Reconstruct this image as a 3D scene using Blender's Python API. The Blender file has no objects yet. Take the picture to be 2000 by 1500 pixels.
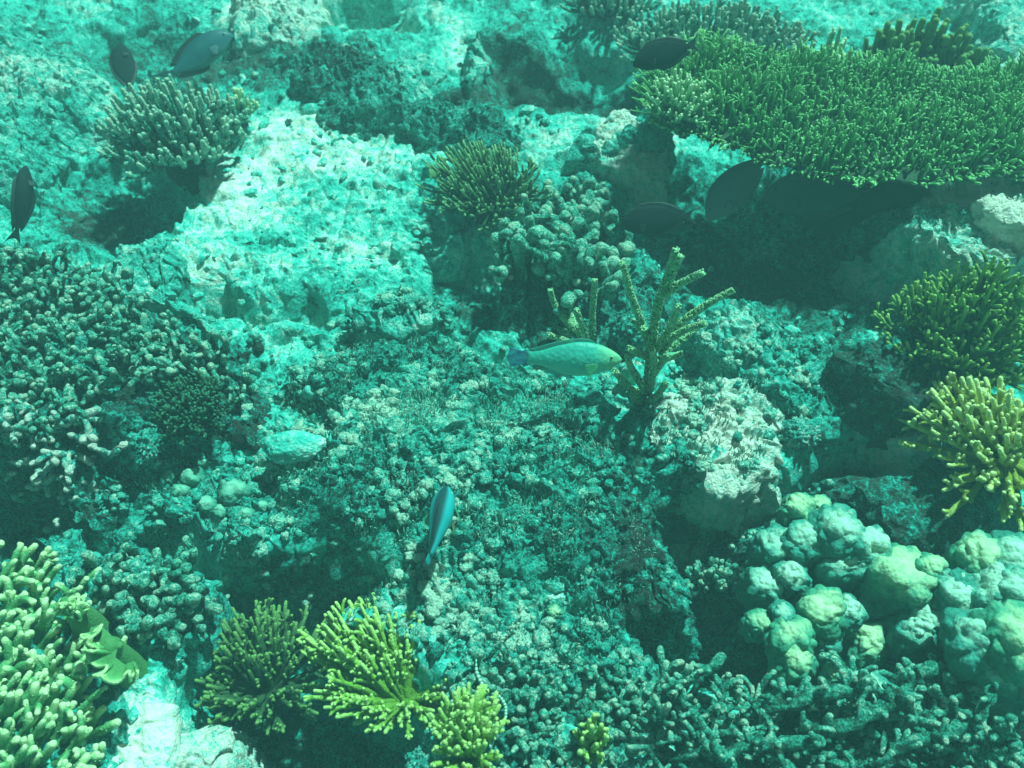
import bpy, bmesh, math, random
import numpy as np
from mathutils import Vector, Matrix

random.seed(7); rng = np.random.default_rng(11)
SC = bpy.context.scene
COL = SC.collection

# ------------------------------------------------------------------ camera
CAM_H = 2.0; PITCH = math.radians(50.0); HFOV = math.radians(60.0)
cam_d = bpy.data.cameras.new('camera'); cam = bpy.data.objects.new('camera', cam_d); COL.objects.link(cam)
cam.location = (0, 0, CAM_H); cam.rotation_euler = (math.pi/2-PITCH, 0, 0)
cam_d.sensor_fit = 'HORIZONTAL'; cam_d.angle = HFOV; cam_d.clip_start = 0.02; cam_d.clip_end = 500
SC.camera = cam
cam_d.dof.use_dof = True; cam_d.dof.focus_distance = 2.3; cam_d.dof.aperture_fstop = 3.2
FPX = 1000/math.tan(HFOV/2)
CFW = np.array([0, math.cos(PITCH), -math.sin(PITCH)]); CUP = np.array([0, math.sin(PITCH), math.cos(PITCH)]); CRT = np.array([1., 0, 0])
CAMP = np.array([0, 0, CAM_H])

# ------------------------------------------------------------------ sky, sun, exposure
SUN_DIR = np.array([-0.31, -0.40, -0.86]); SUN_DIR /= np.linalg.norm(SUN_DIR)      # travel of the light
elev = math.asin(-SUN_DIR[2]); azim = math.atan2(-SUN_DIR[0], -SUN_DIR[1])
world = bpy.data.worlds.new('World'); SC.world = world; world.use_nodes = True
nt = world.node_tree; nt.nodes.clear()
sky = nt.nodes.new('ShaderNodeTexSky'); sky.sky_type = 'NISHITA'; sky.sun_disc = False
sky.sun_elevation = elev; sky.sun_rotation = azim
tint = nt.nodes.new('ShaderNodeMix'); tint.data_type = 'RGBA'; tint.blend_type = 'MULTIPLY'; tint.inputs[0].default_value = 1
tint.inputs[7].default_value = (0.22, 0.28, 0.20, 1)
bg = nt.nodes.new('ShaderNodeBackground'); bg.inputs[1].default_value = 0.05
wo = nt.nodes.new('ShaderNodeOutputWorld')
nt.links.new(sky.outputs[0], tint.inputs[6]); nt.links.new(tint.outputs[2], bg.inputs[0]); nt.links.new(bg.outputs[0], wo.inputs[0])
sun_d = bpy.data.lights.new('sun', 'SUN'); sun = bpy.data.objects.new('sun', sun_d); COL.objects.link(sun)
sun_d.energy = 5.0; sun_d.angle = math.radians(2.2); sun_d.color = (0.42, 1.0, 0.84)
sun.location = (1, 2, 6); sun.rotation_euler = Vector(SUN_DIR).to_track_quat('-Z', 'Y').to_euler()
SC.view_settings.view_transform = 'Standard'; SC.view_settings.look = 'None'
SC.view_settings.exposure = 0.6; SC.view_settings.gamma = 1
try:
    SC.cycles.use_denoising = True; SC.cycles.max_bounces = 6; SC.cycles.volume_bounces = 1
    SC.cycles.diffuse_bounces = 3; SC.cycles.transparent_max_bounces = 6
except Exception: pass

# ------------------------------------------------------------------ pixel -> place
def ray(px, py):
    d = CFW + CRT*((px-1000)/FPX) + CUP*((750-py)/FPX)
    return d
def P(px, py, z=0.0):
    d = ray(px, py); t = (z-CAM_H)/d[2]
    return CAMP + d*t
def PY(px, py, y):                      # point of the sight line at ground distance y
    d = ray(px, py); return CAMP + d*(y/d[1])
def mpp(p):                             # metres per photo pixel at a point
    return float(np.dot(np.asarray(p)-CAMP, CFW))/FPX

# ------------------------------------------------------------------ noise
def _h(ix, iy, iz, seed):
    n = (ix*73856093) ^ (iy*19349663) ^ (iz*83492791) ^ (seed*2654435)
    n = n & 0x7fffffff
    n = (n ^ (n >> 13))*1274126177 & 0x7fffffff
    n = (n ^ (n >> 15))*668265263 & 0x7fffffff
    return ((n ^ (n >> 16)) & 0xffff).astype(np.float32)*(2/65535.0)-1
def n2(x, y, seed=0):
    x = np.asarray(x, dtype=np.float64); y = np.asarray(y, dtype=np.float64)
    fx = np.floor(x); fy = np.floor(y); ix = fx.astype(np.int64); iy = fy.astype(np.int64)
    u = (x-fx).astype(np.float32); v = (y-fy).astype(np.float32)
    u = u*u*u*(u*(u*6-15)+10); v = v*v*v*(v*(v*6-15)+10)
    z = np.int64(0)
    a = _h(ix, iy, z, seed); b = _h(ix+1, iy, z, seed); c = _h(ix, iy+1, z, seed); d = _h(ix+1, iy+1, z, seed)
    return (a+(b-a)*u)*(1-v) + (c+(d-c)*u)*v
def n3(p, seed=0):
    p = np.asarray(p, dtype=np.float64)
    f = np.floor(p); i = f.astype(np.int64); t = (p-f).astype(np.float32); t = t*t*t*(t*(t*6-15)+10)
    x, y, z = i[..., 0], i[..., 1], i[..., 2]; u, v, w = t[..., 0], t[..., 1], t[..., 2]
    def L(dz):
        a = _h(x, y, z+dz, seed); b = _h(x+1, y, z+dz, seed); c = _h(x, y+1, z+dz, seed); d = _h(x+1, y+1, z+dz, seed)
        return (a+(b-a)*u)*(1-v) + (c+(d-c)*u)*v
    a = L(0); b = L(1)
    return a+(b-a)*w
def fbm2(x, y, seed=0, oct=4, gain=.5):
    s = 0; a = 1; f = 1
    for k in range(oct):
        s = s + a*n2(x*f+k*17.3, y*f-k*9.1, seed+k); a *= gain; f *= 2.03
    return s
def sstep(a, b, x):
    t = np.clip((x-a)/(b-a), 0, 1); return t*t*(3-2*t)

# ------------------------------------------------------------------ mesh helpers
def mk(name, V, F, mat, parent=None, attrs=None, smooth=True):
    """V (N,3); F: array (n,k) or list of such arrays."""
    if isinstance(F, np.ndarray): F = [F]
    V = np.ascontiguousarray(V, dtype=np.float32)
    me = bpy.data.meshes.new(name)
    me.vertices.add(len(V)); me.vertices.foreach_set('co', V.ravel())
    li = np.concatenate([f.ravel() for f in F]).astype(np.int32)
    tot = np.concatenate([np.full(len(f), f.shape[1], dtype=np.int32) for f in F])
    st = np.concatenate([[0], np.cumsum(tot)[:-1]]).astype(np.int32)
    me.loops.add(len(li)); me.loops.foreach_set('vertex_index', li)
    me.polygons.add(len(tot)); me.polygons.foreach_set('loop_start', st); me.polygons.foreach_set('loop_total', tot)
    me.polygons.foreach_set('use_smooth', np.full(len(tot), smooth, dtype=bool))
    for k, v in (attrs or {}).items():
        v = np.asarray(v, dtype=np.float32)
        if v.ndim == 2:
            a = me.attributes.new(k, 'FLOAT_VECTOR', 'POINT'); a.data.foreach_set('vector', v.ravel())
        else:
            a = me.attributes.new(k, 'FLOAT', 'POINT'); a.data.foreach_set('value', v)
    me.update(calc_edges=True); me.validate()
    me.materials.append(mat)
    o = bpy.data.objects.new(name, me); COL.objects.link(o)
    if parent is not None: o.parent = parent
    return o
def tag(o, label=None, cat=None, group=None, kind=None):
    if label: o['label'] = label
    if cat: o['category'] = cat
    if group: o['group'] = group
    if kind: o['kind'] = kind
    return o
def empty(name, loc, label, cat, group=None):
    o = bpy.data.objects.new(name, None); COL.objects.link(o); o.empty_display_size = .05
    o.location = [float(c) for c in loc]
    bpy.context.view_layer.update()
    return tag(o, label, cat, group)
class Soup:
    """collects geometry for ONE mesh"""
    def __init__(s): s.V = []; s.F = {}; s.T = []; s.n = 0
    def add(s, V, F, T=None):
        V = np.asarray(V).reshape(-1, 3)
        s.V.append(V)
        for f in (F if isinstance(F, list) else [F]):
            if len(f): s.F.setdefault(f.shape[1], []).append(f+s.n)
        s.T.append(np.zeros(len(V)) if T is None else np.asarray(T)); s.n += len(V)
    def build(s, name, mat, parent=None, smooth=True, origin=None):
        V = np.concatenate(s.V)
        if parent is not None: V = V-np.array(parent.location)
        return mk(name, V, [np.concatenate(f) for f in s.F.values()], mat, parent, {'t': np.concatenate(s.T)}, smooth)
_ico = {}
def ico(sub):
    if sub not in _ico:
        bm = bmesh.new(); bmesh.ops.create_icosphere(bm, subdivisions=sub, radius=1)
        bm.verts.ensure_lookup_table()
        V = np.array([v.co[:] for v in bm.verts]); F = np.array([[v.index for v in f.verts] for f in bm.faces]); bm.free()
        _ico[sub] = (V, F)
    return _ico[sub]
def lump(c, r, seed, sub=4, amp=.22, freq=1.6, knob=.12, kfreq=4, fine=.0, down=0.0):
    """an uneven rounded mass with knobs; r is a 3-vector"""
    D, F = ico(sub); q = D+seed*7.31
    k = 1+amp*n3(q*freq, seed) + knob*(np.abs(n3(q*kfreq, seed+1))*2-.5)
    if fine: k = k + fine*n3(q*kfreq*3.1, seed+2) + fine*.6*n3(q*kfreq*7.3, seed+3)
    V = D*k[:, None]*np.asarray(r, dtype=float)
    if down: V[:, 2] = np.where(V[:, 2] < 0, V[:, 2]*(1+down), V[:, 2])
    return V+np.asarray(c), F, np.clip(D[:, 2]*.5+.5, 0, 1)
def tubes(PT, R, m=7, noise=.0, nf=60., seed=0):
    """PT (B,k,3) polylines, R (B,k) radii -> V (B,n,3), F, T ; rounded tip"""
    PT = np.asarray(PT, dtype=float); R = np.asarray(R, dtype=float)
    B, k, _ = PT.shape
    dl = PT[:, -1]-PT[:, -2]; dl /= np.linalg.norm(dl, axis=1, keepdims=True)+1e-9
    rl = R[:, -1:]
    PT = np.concatenate([PT, (PT[:, -1]+dl*rl*.55)[:, None], (PT[:, -1]+dl*rl*.85)[:, None], (PT[:, -1]+dl*rl*.95)[:, None]], 1)
    R = np.concatenate([R, rl*.82, rl*.48, rl*.03], 1); K = k+3
    tg = np.gradient(PT, axis=1); tg /= np.linalg.norm(tg, axis=2, keepdims=True)+1e-9
    ref = np.where(np.abs(tg[..., :1]) > .8, np.array([0, 1., 0]), np.array([1., 0, 0]))
    a = np.cross(tg, ref); a /= np.linalg.norm(a, axis=2, keepdims=True)+1e-9
    b = np.cross(tg, a)
    th = np.arange(m)*2*math.pi/m
    V = PT[:, :, None] + R[:, :, None, None]*(a[:, :, None]*np.cos(th)[None, None, :, None] + b[:, :, None]*np.sin(th)[None, None, :, None])
    if noise:
        ctr = PT[:, :, None]
        f = 1+noise*n3(V*nf, seed)+noise*.6*n3(V*nf*2.3, seed+1)
        V = ctr+(V-ctr)*f[..., None]
    V = V.reshape(B, K*m, 3)
    i = np.arange(K-1)[:, None]*m; j = np.arange(m)[None]; jn = (j+1) % m
    F = np.stack([i+j, i+jn, i+m+jn, i+m+j], -1).reshape(-1, 4)
    s = np.concatenate([np.linspace(0, 1, k), [1, 1, 1]])
    return V, F, np.repeat(s, m)
def sheet(G, th):
    """closed thin solid from a point grid G (m,n,3); th thickness (scalar or (m,n))"""
    G = np.asarray(G, dtype=float); m, n, _ = G.shape
    du = np.gradient(G, axis=0); dv = np.gradient(G, axis=1); N = np.cross(du, dv)
    N /= np.linalg.norm(N, axis=2, keepdims=True)+1e-9
    t = (np.ones((m, n))*th)[..., None]*.5
    V = np.concatenate([(G+N*t).reshape(-1, 3), (G-N*t).reshape(-1, 3)])
    i = np.arange(m-1)[:, None]*n; j = np.arange(n-1)[None]
    A = np.stack([i+j, i+j+1, i+n+j+1, i+n+j], -1).reshape(-1, 4)
    o = m*n
    ring = np.concatenate([np.arange(n), np.arange(1, m)*n+n-1, (m-1)*n+np.arange(n-2, -1, -1), np.arange(m-2, 0, -1)*n])
    rn = np.roll(ring, -1)
    S = np.stack([rn, ring, ring+o, rn+o], -1)
    return V, np.concatenate([A, A[:, ::-1]+o, S])

# ------------------------------------------------------------------ materials
def nodes(name):
    m = bpy.data.materials.new(name); m.use_nodes = True; t = m.node_tree
    return m, t, t.nodes['Principled BSDF']
def N(t, typ, **kw):
    n = t.nodes.new(typ)
    for k, v in kw.items(): setattr(n, k, v)
    return n
def noise_node(t, co, scale, detail=6, rough=.6, dist=0., dims=None):
    n = N(t, 'ShaderNodeTexNoise'); n.inputs['Scale'].default_value = scale; n.inputs['Detail'].default_value = detail
    n.inputs['Roughness'].default_value = rough; n.inputs['Distortion'].default_value = dist
    t.links.new(co, n.inputs['Vector']); return n.outputs['Fac']
def math_node(t, op, a, b=None, clamp=False):
    n = N(t, 'ShaderNodeMath', operation=op); n.use_clamp = clamp
    for i, v in enumerate((a, b)):
        if v is None: continue
        if isinstance(v, (int, float)): n.inputs[i].default_value = v
        else: t.links.new(v, n.inputs[i])
    return n.outputs[0]
def ramp(t, fac, stops):
    r = N(t, 'ShaderNodeValToRGB'); e = r.color_ramp.elements
    while len(e) < len(stops): e.new(.5)
    for el, (p, c) in zip(e, stops): el.position = p; el.color = (*c, 1)
    t.links.new(fac, r.inputs[0]); return r.outputs[0]
def bump(t, h, bs, strength, dist):
    b = N(t, 'ShaderNodeBump'); b.inputs['Strength'].default_value = strength; b.inputs['Distance'].default_value = dist
    t.links.new(h, b.inputs['Height']); t.links.new(b.outputs[0], bs.inputs['Normal'])
def attr(t, name):
    a = N(t, 'ShaderNodeAttribute'); a.attribute_name = name; return a.outputs['Fac']
def coords(t):
    return N(t, 'ShaderNodeTexCoord').outputs['Object']
DARK = (.040, .050, .045); OLIVE = (.035, .11, .085); TURQ = (.012, .36, .30); MID = (.07, .55, .46); PALE = (.88, .80, .70)
def rock_mat(name, bias=0., contrast=1., fine=70., stops=None, bstr=.8, use_attr=True):
    m, t, bs = nodes(name); co = coords(t)
    big = noise_node(t, co, 5.5, 5, .6, .6); mid = noise_node(t, co, fine*.33, 6, .65, 1.2); sm = noise_node(t, co, fine, 5, .7, 2.0)
    s = math_node(t, 'ADD', math_node(t, 'MULTIPLY', math_node(t, 'SUBTRACT', big, .5), .55*contrast),
                  math_node(t, 'ADD', math_node(t, 'MULTIPLY', math_node(t, 'SUBTRACT', mid, .5), 1.25*contrast),
                            math_node(t, 'MULTIPLY', math_node(t, 'SUBTRACT', sm, .5), 1.5*contrast)))
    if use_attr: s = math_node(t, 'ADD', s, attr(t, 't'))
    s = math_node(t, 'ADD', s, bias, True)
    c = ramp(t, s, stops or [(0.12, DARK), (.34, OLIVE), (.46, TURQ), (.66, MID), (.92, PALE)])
    t.links.new(c, bs.inputs['Base Color']); bs.inputs['Roughness'].default_value = .9
    bs.inputs['Specular IOR Level'].default_value = .15
    vor = N(t, 'ShaderNodeTexVoronoi'); vor.inputs['Scale'].default_value = fine*1.6; t.links.new(co, vor.inputs['Vector'])
    h = math_node(t, 'ADD', math_node(t, 'MULTIPLY', sm, 1.0), math_node(t, 'ADD', mid, math_node(t, 'MULTIPLY', vor.outputs['Distance'], .5)))
    bump(t, h, bs, bstr, .012)
    return m
def coral_mat(name, base, tip, mott=.35, scale=60., bstr=.5, bdist=.004, tpow=2.5, voro=220.):
    m, t, bs = nodes(name); co = coords(t)
    f = math_node(t, 'POWER', attr(t, 't'), tpow)
    n = noise_node(t, co, scale, 4, .6)
    f = math_node(t, 'ADD', f, math_node(t, 'MULTIPLY', math_node(t, 'SUBTRACT', n, .5), mott*2), True)
    nf = noise_node(t, co, scale*6, 5, .7, .8); f = math_node(t, 'ADD', f, math_node(t, 'MULTIPLY', math_node(t, 'SUBTRACT', nf, .5), mott*1.6), True)
    c = ramp(t, f, [(0.05, tuple(x*.62 for x in base)), (.45, base), (1., tip)])
    t.links.new(c, bs.inputs['Base Color']); bs.inputs['Roughness'].default_value = .75; bs.inputs['Specular IOR Level'].default_value = .2
    v = N(t, 'ShaderNodeTexVoronoi'); v.inputs['Scale'].default_value = voro; t.links.new(co, v.inputs['Vector'])
    h = math_node(t, 'ADD', math_node(t, 'MULTIPLY', nf, 1.1), math_node(t, 'SUBTRACT', math_node(t, 'MULTIPLY', n, .6), v.outputs['Distance']))
    bump(t, h, bs, bstr, bdist)
    return m
M_SEA = rock_mat('seabed_rubble', .05, .78, 60, bstr=.55)
M_SLAB = rock_mat('turf_rock', 0., 1.15, 85, bstr=1., stops=[(.12, DARK), (.32, OLIVE), (.45, TURQ), (.68, (.06, .56, .45)), (1., (.66, .82, .66))])
M_ROCK = rock_mat('pale_rock', .02, .85, 75)
M_CRUST = rock_mat('crusted_dead_coral', 0., 1.15, 80, bstr=1.)
M_STONE = rock_mat('pale_stone', .68, .5, 60, bstr=.5, use_attr=False)
M_RUB = rock_mat('rubble_pieces', .62, .9, 50, bstr=.5, use_attr=False)
M_TURF = coral_mat('algae_turf', (.10, .40, .32), (.70, .85, .72), .35, 25., .1, tpow=1.2)
M_TABLE = coral_mat('green_table_coral', (.055, .27, .085), (.34, .62, .25), .5, 9., tpow=1.7)
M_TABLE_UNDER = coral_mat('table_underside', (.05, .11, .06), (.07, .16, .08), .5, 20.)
M_CORYM = coral_mat('brown_green_coral', (.05, .12, .05), (.30, .50, .24), .2, 40.)
M_STAG = coral_mat('staghorn_coral', (.16, .42, .19), (.68, .80, .52), .3, 50., .4, tpow=2.5)
M_YELL = coral_mat('yellow_coral', (.42, .46, .06), (.75, .74, .32), .35, 45.)
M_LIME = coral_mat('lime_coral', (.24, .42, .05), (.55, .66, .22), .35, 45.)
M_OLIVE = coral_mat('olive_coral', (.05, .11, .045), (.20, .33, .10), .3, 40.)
M_BUSH = coral_mat('bush_coral', (.06, .17, .045), (.36, .50, .12), .4, 35.)
M_FING = coral_mat('pale_finger_coral', (.14, .42, .16), (.72, .80, .44), .5, 40., tpow=3.)
M_PALEB = coral_mat('pale_branch_coral', (.16, .42, .20), (.74, .82, .52), .3, 40.)
M_KNOBL = rock_mat('pale_tipped_coral_skin', -.06, 1.25, 80, bstr=1., stops=[(.14, (.035, .05, .04)), (.38, (.035, .12, .08)), (.56, (.03, .36, .27)), (.72, (.12, .58, .44)), (.95, (.74, .82, .64))])
M_LOBE = coral_mat('lobe_coral', (.045, .29, .23), (.50, .70, .55), .6, 11., .8, .005, 3.5, 90.)
M_LOBE_Y = coral_mat('yellow_lobe_coral', (.06, .31, .20), (.58, .71, .42), .6, 11., .7, .004, 3., 100.)
M_RUFF = coral_mat('ruffled_coral', (.14, .38, .13), (.62, .74, .36), .35, 14., .5, .004, tpow=4.)
M_KNOB = rock_mat('knobby_coral_skin', -.20, 1.25, 95, bstr=1., stops=[(.14, (.035, .05, .04)), (.38, (.035, .12, .08)), (.58, (.03, .36, .27)), (.76, (.12, .58, .44)), (1., (.74, .82, .64))])
M_DIM = coral_mat('dim_tuft', (.025, .06, .035), (.05, .20, .12), .4, 30.)
M_BULB = coral_mat('smooth_knob_coral', (.07, .30, .22), (.26, .52, .40), .5, 16., .5)

# ------------------------------------------------------------------ ground shape
def gpoly(pts, z=0.):
    return np.array([P(a, b, z)[:2] for a, b in pts])
def sdpoly(x, y, poly):
    x = np.asarray(x, dtype=float); y = np.asarray(y, dtype=float)
    d = np.full(x.shape, 1e9); ins = np.zeros(x.shape, dtype=bool)
    for (ax, ay), (bx, by) in zip(poly, np.roll(poly, -1, 0)):
        ex, ey = bx-ax, by-ay; wx, wy = x-ax, y-ay
        h = np.clip((wx*ex+wy*ey)/(ex*ex+ey*ey+1e-12), 0, 1)
        d = np.minimum(d, (wx-ex*h)**2+(wy-ey*h)**2)
        c = ((ay > y) != (by > y)) & (x < (bx-ax)*(y-ay)/(by-ay+1e-15)+ax)
        ins ^= c
    d = np.sqrt(d); return np.where(ins, d, -d)
# hollows: (outline in the photograph, depth, edge width)
HOLLOWS = [
 ([(-80,850),(60,880),(180,890),(300,960),(330,1040),(560,1080),(740,1030),(780,1100),(660,1200),(880,1320),(900,1600),(330,1600),(330,1330),(330,1250),(150,1190),(0,1060),(-80,1060)], .42, .12),
 ([(1230,950),(1440,930),(1560,880),(1700,840),(1840,890),(1960,1010),(2200,1000),(2200,1450),(1900,1440),(1640,1340),(1450,1350),(1230,1340),(1250,1200),(1300,1120)], .45, .10),
 ([(330,560),(440,545),(520,590),(600,545),(640,580),(640,640),(500,640),(400,620)], .20, .10),
 ([(950,100),(1200,90),(1260,150),(1260,240),(1100,230),(980,200)], .30, .20),
 ([(130,330),(280,280),(390,360),(330,450),(200,480),(110,430)], .14, .09),
 ([(800,460),(1000,470),(1020,640),(880,640),(840,560)], .12, .08),
 ([(1640,690),(1800,660),(1820,760),(1650,770)], .10, .06),
 ([(130,75),(330,15),(450,55),(445,110),(300,125),(180,150)], .2, .18),
 ([(1240,330),(1400,315),(1700,380),(1720,560),(1400,590),(1250,480)], .14, .14),  # dip added so the table coral's shadow reaches further forward
 ([(620,-20),(800,-30),(810,40),(640,45)], .15, .08),
 ([(725,605),(780,605),(780,632),(725,632)], .12, .03),
]
HOLLOWS = [(gpoly(p), d, e) for p, d, e in HOLLOWS]
# pale sand and dark turf of the sea floor, with lit and shaded spots painted in: centre and radii in the photograph, strength
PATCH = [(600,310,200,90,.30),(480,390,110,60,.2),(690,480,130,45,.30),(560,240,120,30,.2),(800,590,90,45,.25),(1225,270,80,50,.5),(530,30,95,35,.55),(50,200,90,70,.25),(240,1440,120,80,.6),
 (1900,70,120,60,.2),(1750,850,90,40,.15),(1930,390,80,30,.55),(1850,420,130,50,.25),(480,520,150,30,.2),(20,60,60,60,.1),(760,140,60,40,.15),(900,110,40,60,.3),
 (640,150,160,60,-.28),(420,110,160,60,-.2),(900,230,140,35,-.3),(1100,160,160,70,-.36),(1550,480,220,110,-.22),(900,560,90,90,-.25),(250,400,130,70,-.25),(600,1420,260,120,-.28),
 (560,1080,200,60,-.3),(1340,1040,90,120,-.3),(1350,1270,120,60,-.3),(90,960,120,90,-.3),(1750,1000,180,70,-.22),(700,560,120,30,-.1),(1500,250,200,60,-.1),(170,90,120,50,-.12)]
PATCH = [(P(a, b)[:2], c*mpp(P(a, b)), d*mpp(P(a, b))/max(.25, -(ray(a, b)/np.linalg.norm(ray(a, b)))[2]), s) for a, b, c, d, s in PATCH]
def sea_h(x, y):
    z = .035*fbm2(x*1.3, y*1.3, 3, 3) + .03*fbm2(x*4.2, y*4.2, 8, 3)
    wx = .035*n2(x*6, y*6, 21)+.010*n2(x*15, y*15, 22)
    for poly, d, e in HOLLOWS:
        bb = (x > poly[:, 0].min()-.3) & (x < poly[:, 0].max()+.3) & (y > poly[:, 1].min()-.3) & (y < poly[:, 1].max()+.3)
        if np.ndim(z) == 0:
            if bb: z = z-d*sstep(-e*.4, e, sdpoly(x, y, poly)+wx)
        elif bb.any():
            z[bb] -= d*sstep(-e*.4, e, sdpoly(x[bb], y[bb], poly)+wx[bb])
    return z
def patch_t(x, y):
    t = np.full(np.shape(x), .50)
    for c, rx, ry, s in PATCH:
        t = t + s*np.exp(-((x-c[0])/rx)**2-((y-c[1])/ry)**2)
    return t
def detail(x, y, big, mid, small, seed):
    """billowed rubble relief and sideways push, so lumps overhang a little"""
    a1 = np.abs(n2(x*9, y*9, seed)); a2 = np.abs(n2(x*23+5, y*23, seed+1)); a3 = np.abs(n2(x*57, y*57+3, seed+2)); a4 = n2(x*130, y*130, seed+3)
    z = big*(a1-.35) + mid*(a2-.35)*1.2 + small*(a3-.35)*1.3 + small*.4*a4
    dx = mid*.5*n2(x*26, y*26, seed+4) + small*.45*n2(x*70, y*70, seed+5)
    dy = mid*.5*n2(x*26+40, y*26, seed+6) + small*.45*n2(x*70, y*70+40, seed+7)
    return dx, dy, z
def grid_faces(m, n):
    i = np.arange(m-1)[:, None]*n; j = np.arange(n-1)[None]
    return np.stack([i+j, i+j+1, i+n+j+1, i+n+j], -1).reshape(-1, 4)

ROCKS = []
class Rock:
    """a mass of reef rock standing on the sea floor"""
    def __init__(s, name, label, pts, z, edge=.12, low=-.62, slope=(0, 0), t=.5, rough=(.03, .022, .011), mat=None, seed=0, dome=.04, patches=(), wob=.045, cat='reef rock', tn=.1):
        s.name, s.label, s.z, s.edge, s.low, s.slope, s.t, s.rough, s.mat, s.seed, s.dome, s.wob, s.cat, s.tn = name, label, z, edge, low, slope, t, rough, mat or M_ROCK, seed, dome, wob, cat, tn
        s.poly = gpoly(pts, z); s.edge = edge; s.c = s.poly.mean(0); s.patches = [(P(a, b, z)[:2], c*mpp(P(a, b, z)), d*mpp(P(a, b, z))*1.3, k) for a, b, c, d, k in patches]
        s.lo = s.poly.min(0)-.25; s.hi = s.poly.max(0)+.25
        ROCKS.append(s)
    def h(s, x, y):
        w = sdpoly(x, y, s.poly) + s.wob*n2(x*6, y*6, s.seed+31) + s.wob*.45*n2(x*15, y*15, s.seed+32)
        t = np.clip((w+s.edge*.55)/s.edge, 0, 1); m = 1-(1-t)**2.6
        top = s.z + s.slope[0]*(x-s.c[0]) + s.slope[1]*(y-s.c[1]) + s.dome*fbm2(x*3.1, y*3.1, s.seed+41, 3) + .03*sstep(0, .35, w)
        return s.low+(top-s.low)*m
    def build(s):
        cy = max(.25, s.c[1]); dist = math.hypot(cy, CAM_H); sp = max(.0024, dist/FPX*1.9*.62)
        xs = np.arange(s.lo[0], s.hi[0], sp); ys = np.arange(s.lo[1], s.hi[1], sp*1.05)
        if len(xs)*len(ys) > 520000:
            k = math.sqrt(len(xs)*len(ys)/520000); xs = np.arange(s.lo[0], s.hi[0], sp*k); ys = np.arange(s.lo[1], s.hi[1], sp*1.05*k)
        X, Y = np.meshgrid(xs, ys); x, y = X.ravel(), Y.ravel()
        z = s.h(x, y); dx, dy, dz = detail(x, y, *s.rough, s.seed+51)
        gy, gx = np.gradient(z.reshape(X.shape), ys, xs); st = (1-.7*sstep(.5, 1.8, np.hypot(gx, gy))).ravel(); dx, dy, dz = dx*st, dy*st, dz*st
        sea = sea_h(x, y)
        t = np.full(x.shape, s.t) + s.tn*n2(x*4, y*4, s.seed+61)
        for c, rx, ry, k in s.patches: t += k*np.exp(-((x-c[0])/rx)**2-((y-c[1])/ry)**2)
        V = np.stack([x+dx, y+dy, z+dz], 1)
        F = grid_faces(len(ys), len(xs))
        wl = (1-st)/.7
        q = wl > 0.01
        V[q, 0] += wl[q]*(.034*n3(V[q]*9, s.seed+71)+.024*np.abs(n3(V[q]*24, s.seed+72))+.012*n3(V[q]*55, s.seed+75)); V[q, 1] += wl[q]*(.034*n3(V[q]*9+50, s.seed+73)-.024*np.abs(n3(V[q]*24+50, s.seed+74)))
        keep = (z > sea-.10) & (z > s.low+.02)
        F = F[keep[F].any(1)]
        if not len(F): raise ValueError('buried rock: '+s.label)
        used = np.unique(F); idx = np.zeros(len(V), dtype=np.int64); idx[used] = np.arange(len(used))
        o = mk(s.name, V[used], idx[F], s.mat, None, {'t': t[used]})
        return tag(o, s.label, s.cat)
def height(x, y):
    x = np.atleast_1d(np.asarray(x, dtype=float)); y = np.atleast_1d(np.asarray(y, dtype=float))
    z = sea_h(x, y)
    for r in ROCKS:
        z = np.maximum(z, r.h(x, y))
    return z
def on(px, py):
    """the point of the ground seen at a pixel of the photograph"""
    d = ray(px, py); ts = np.linspace((.6-CAM_H)/d[2], (-.6-CAM_H)/d[2], 240)
    q = CAMP+d*ts[:, None]; h = height(q[:, 0], q[:, 1])
    k = np.argmax(q[:, 2] <= h)
    return q[k] if (q[:, 2] <= h).any() else q[-1]

# ------------------------------------------------------------------ reef rocks
Rock('reef_rock', 'broad central slab of reef rock matted with curly pale algae turf, below the green parrotfish',
     [(555,720),(690,640),(870,650),(1000,690),(1120,745),(1210,800),(1262,860),(1285,925),(1235,1000),(1300,1080),(1320,1160),(1250,1225),(1240,1320),(1130,1340),(1000,1370),(900,1320),(835,1250),(745,1200),(695,1140),(720,1085),(660,1045),(560,1030),(525,960),(540,900),(600,860),(565,800)],
     .07, edge=.20, slope=(0, .03), t=.5, rough=(.034, .030, .015), mat=M_SLAB, seed=1, wob=.06,
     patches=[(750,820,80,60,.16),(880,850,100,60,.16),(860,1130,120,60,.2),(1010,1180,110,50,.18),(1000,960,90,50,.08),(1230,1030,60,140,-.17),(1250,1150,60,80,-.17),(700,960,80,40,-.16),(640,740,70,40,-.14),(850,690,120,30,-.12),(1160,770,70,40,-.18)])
Rock('reef_rock', 'bright pale crusty rock head right of the staghorn coral foot, overhanging a black crevice',
     [(1255,800),(1290,735),(1390,715),(1490,740),(1530,800),(1535,870),(1490,915),(1430,930),(1330,915),(1275,870)], .035, edge=.10, slope=(0, .05), t=.78, rough=(.016, .018, .010), seed=2,
     patches=[(1400,840,90,70,.14),(1500,900,40,30,-.1),(1300,920,60,30,-.2)])
Rock('reef_rock', 'turquoise rubble shelf between the staghorn coral and the shaded round boulder',
     [(1340,640),(1450,615),(1560,650),(1650,640),(1670,720),(1650,790),(1560,830),(1440,770),(1350,720)], .07, edge=.14, slope=(0, .05), t=.53, seed=3, patches=[(1420,660,60,30,.1),(1500,700,40,40,-.1)])
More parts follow.
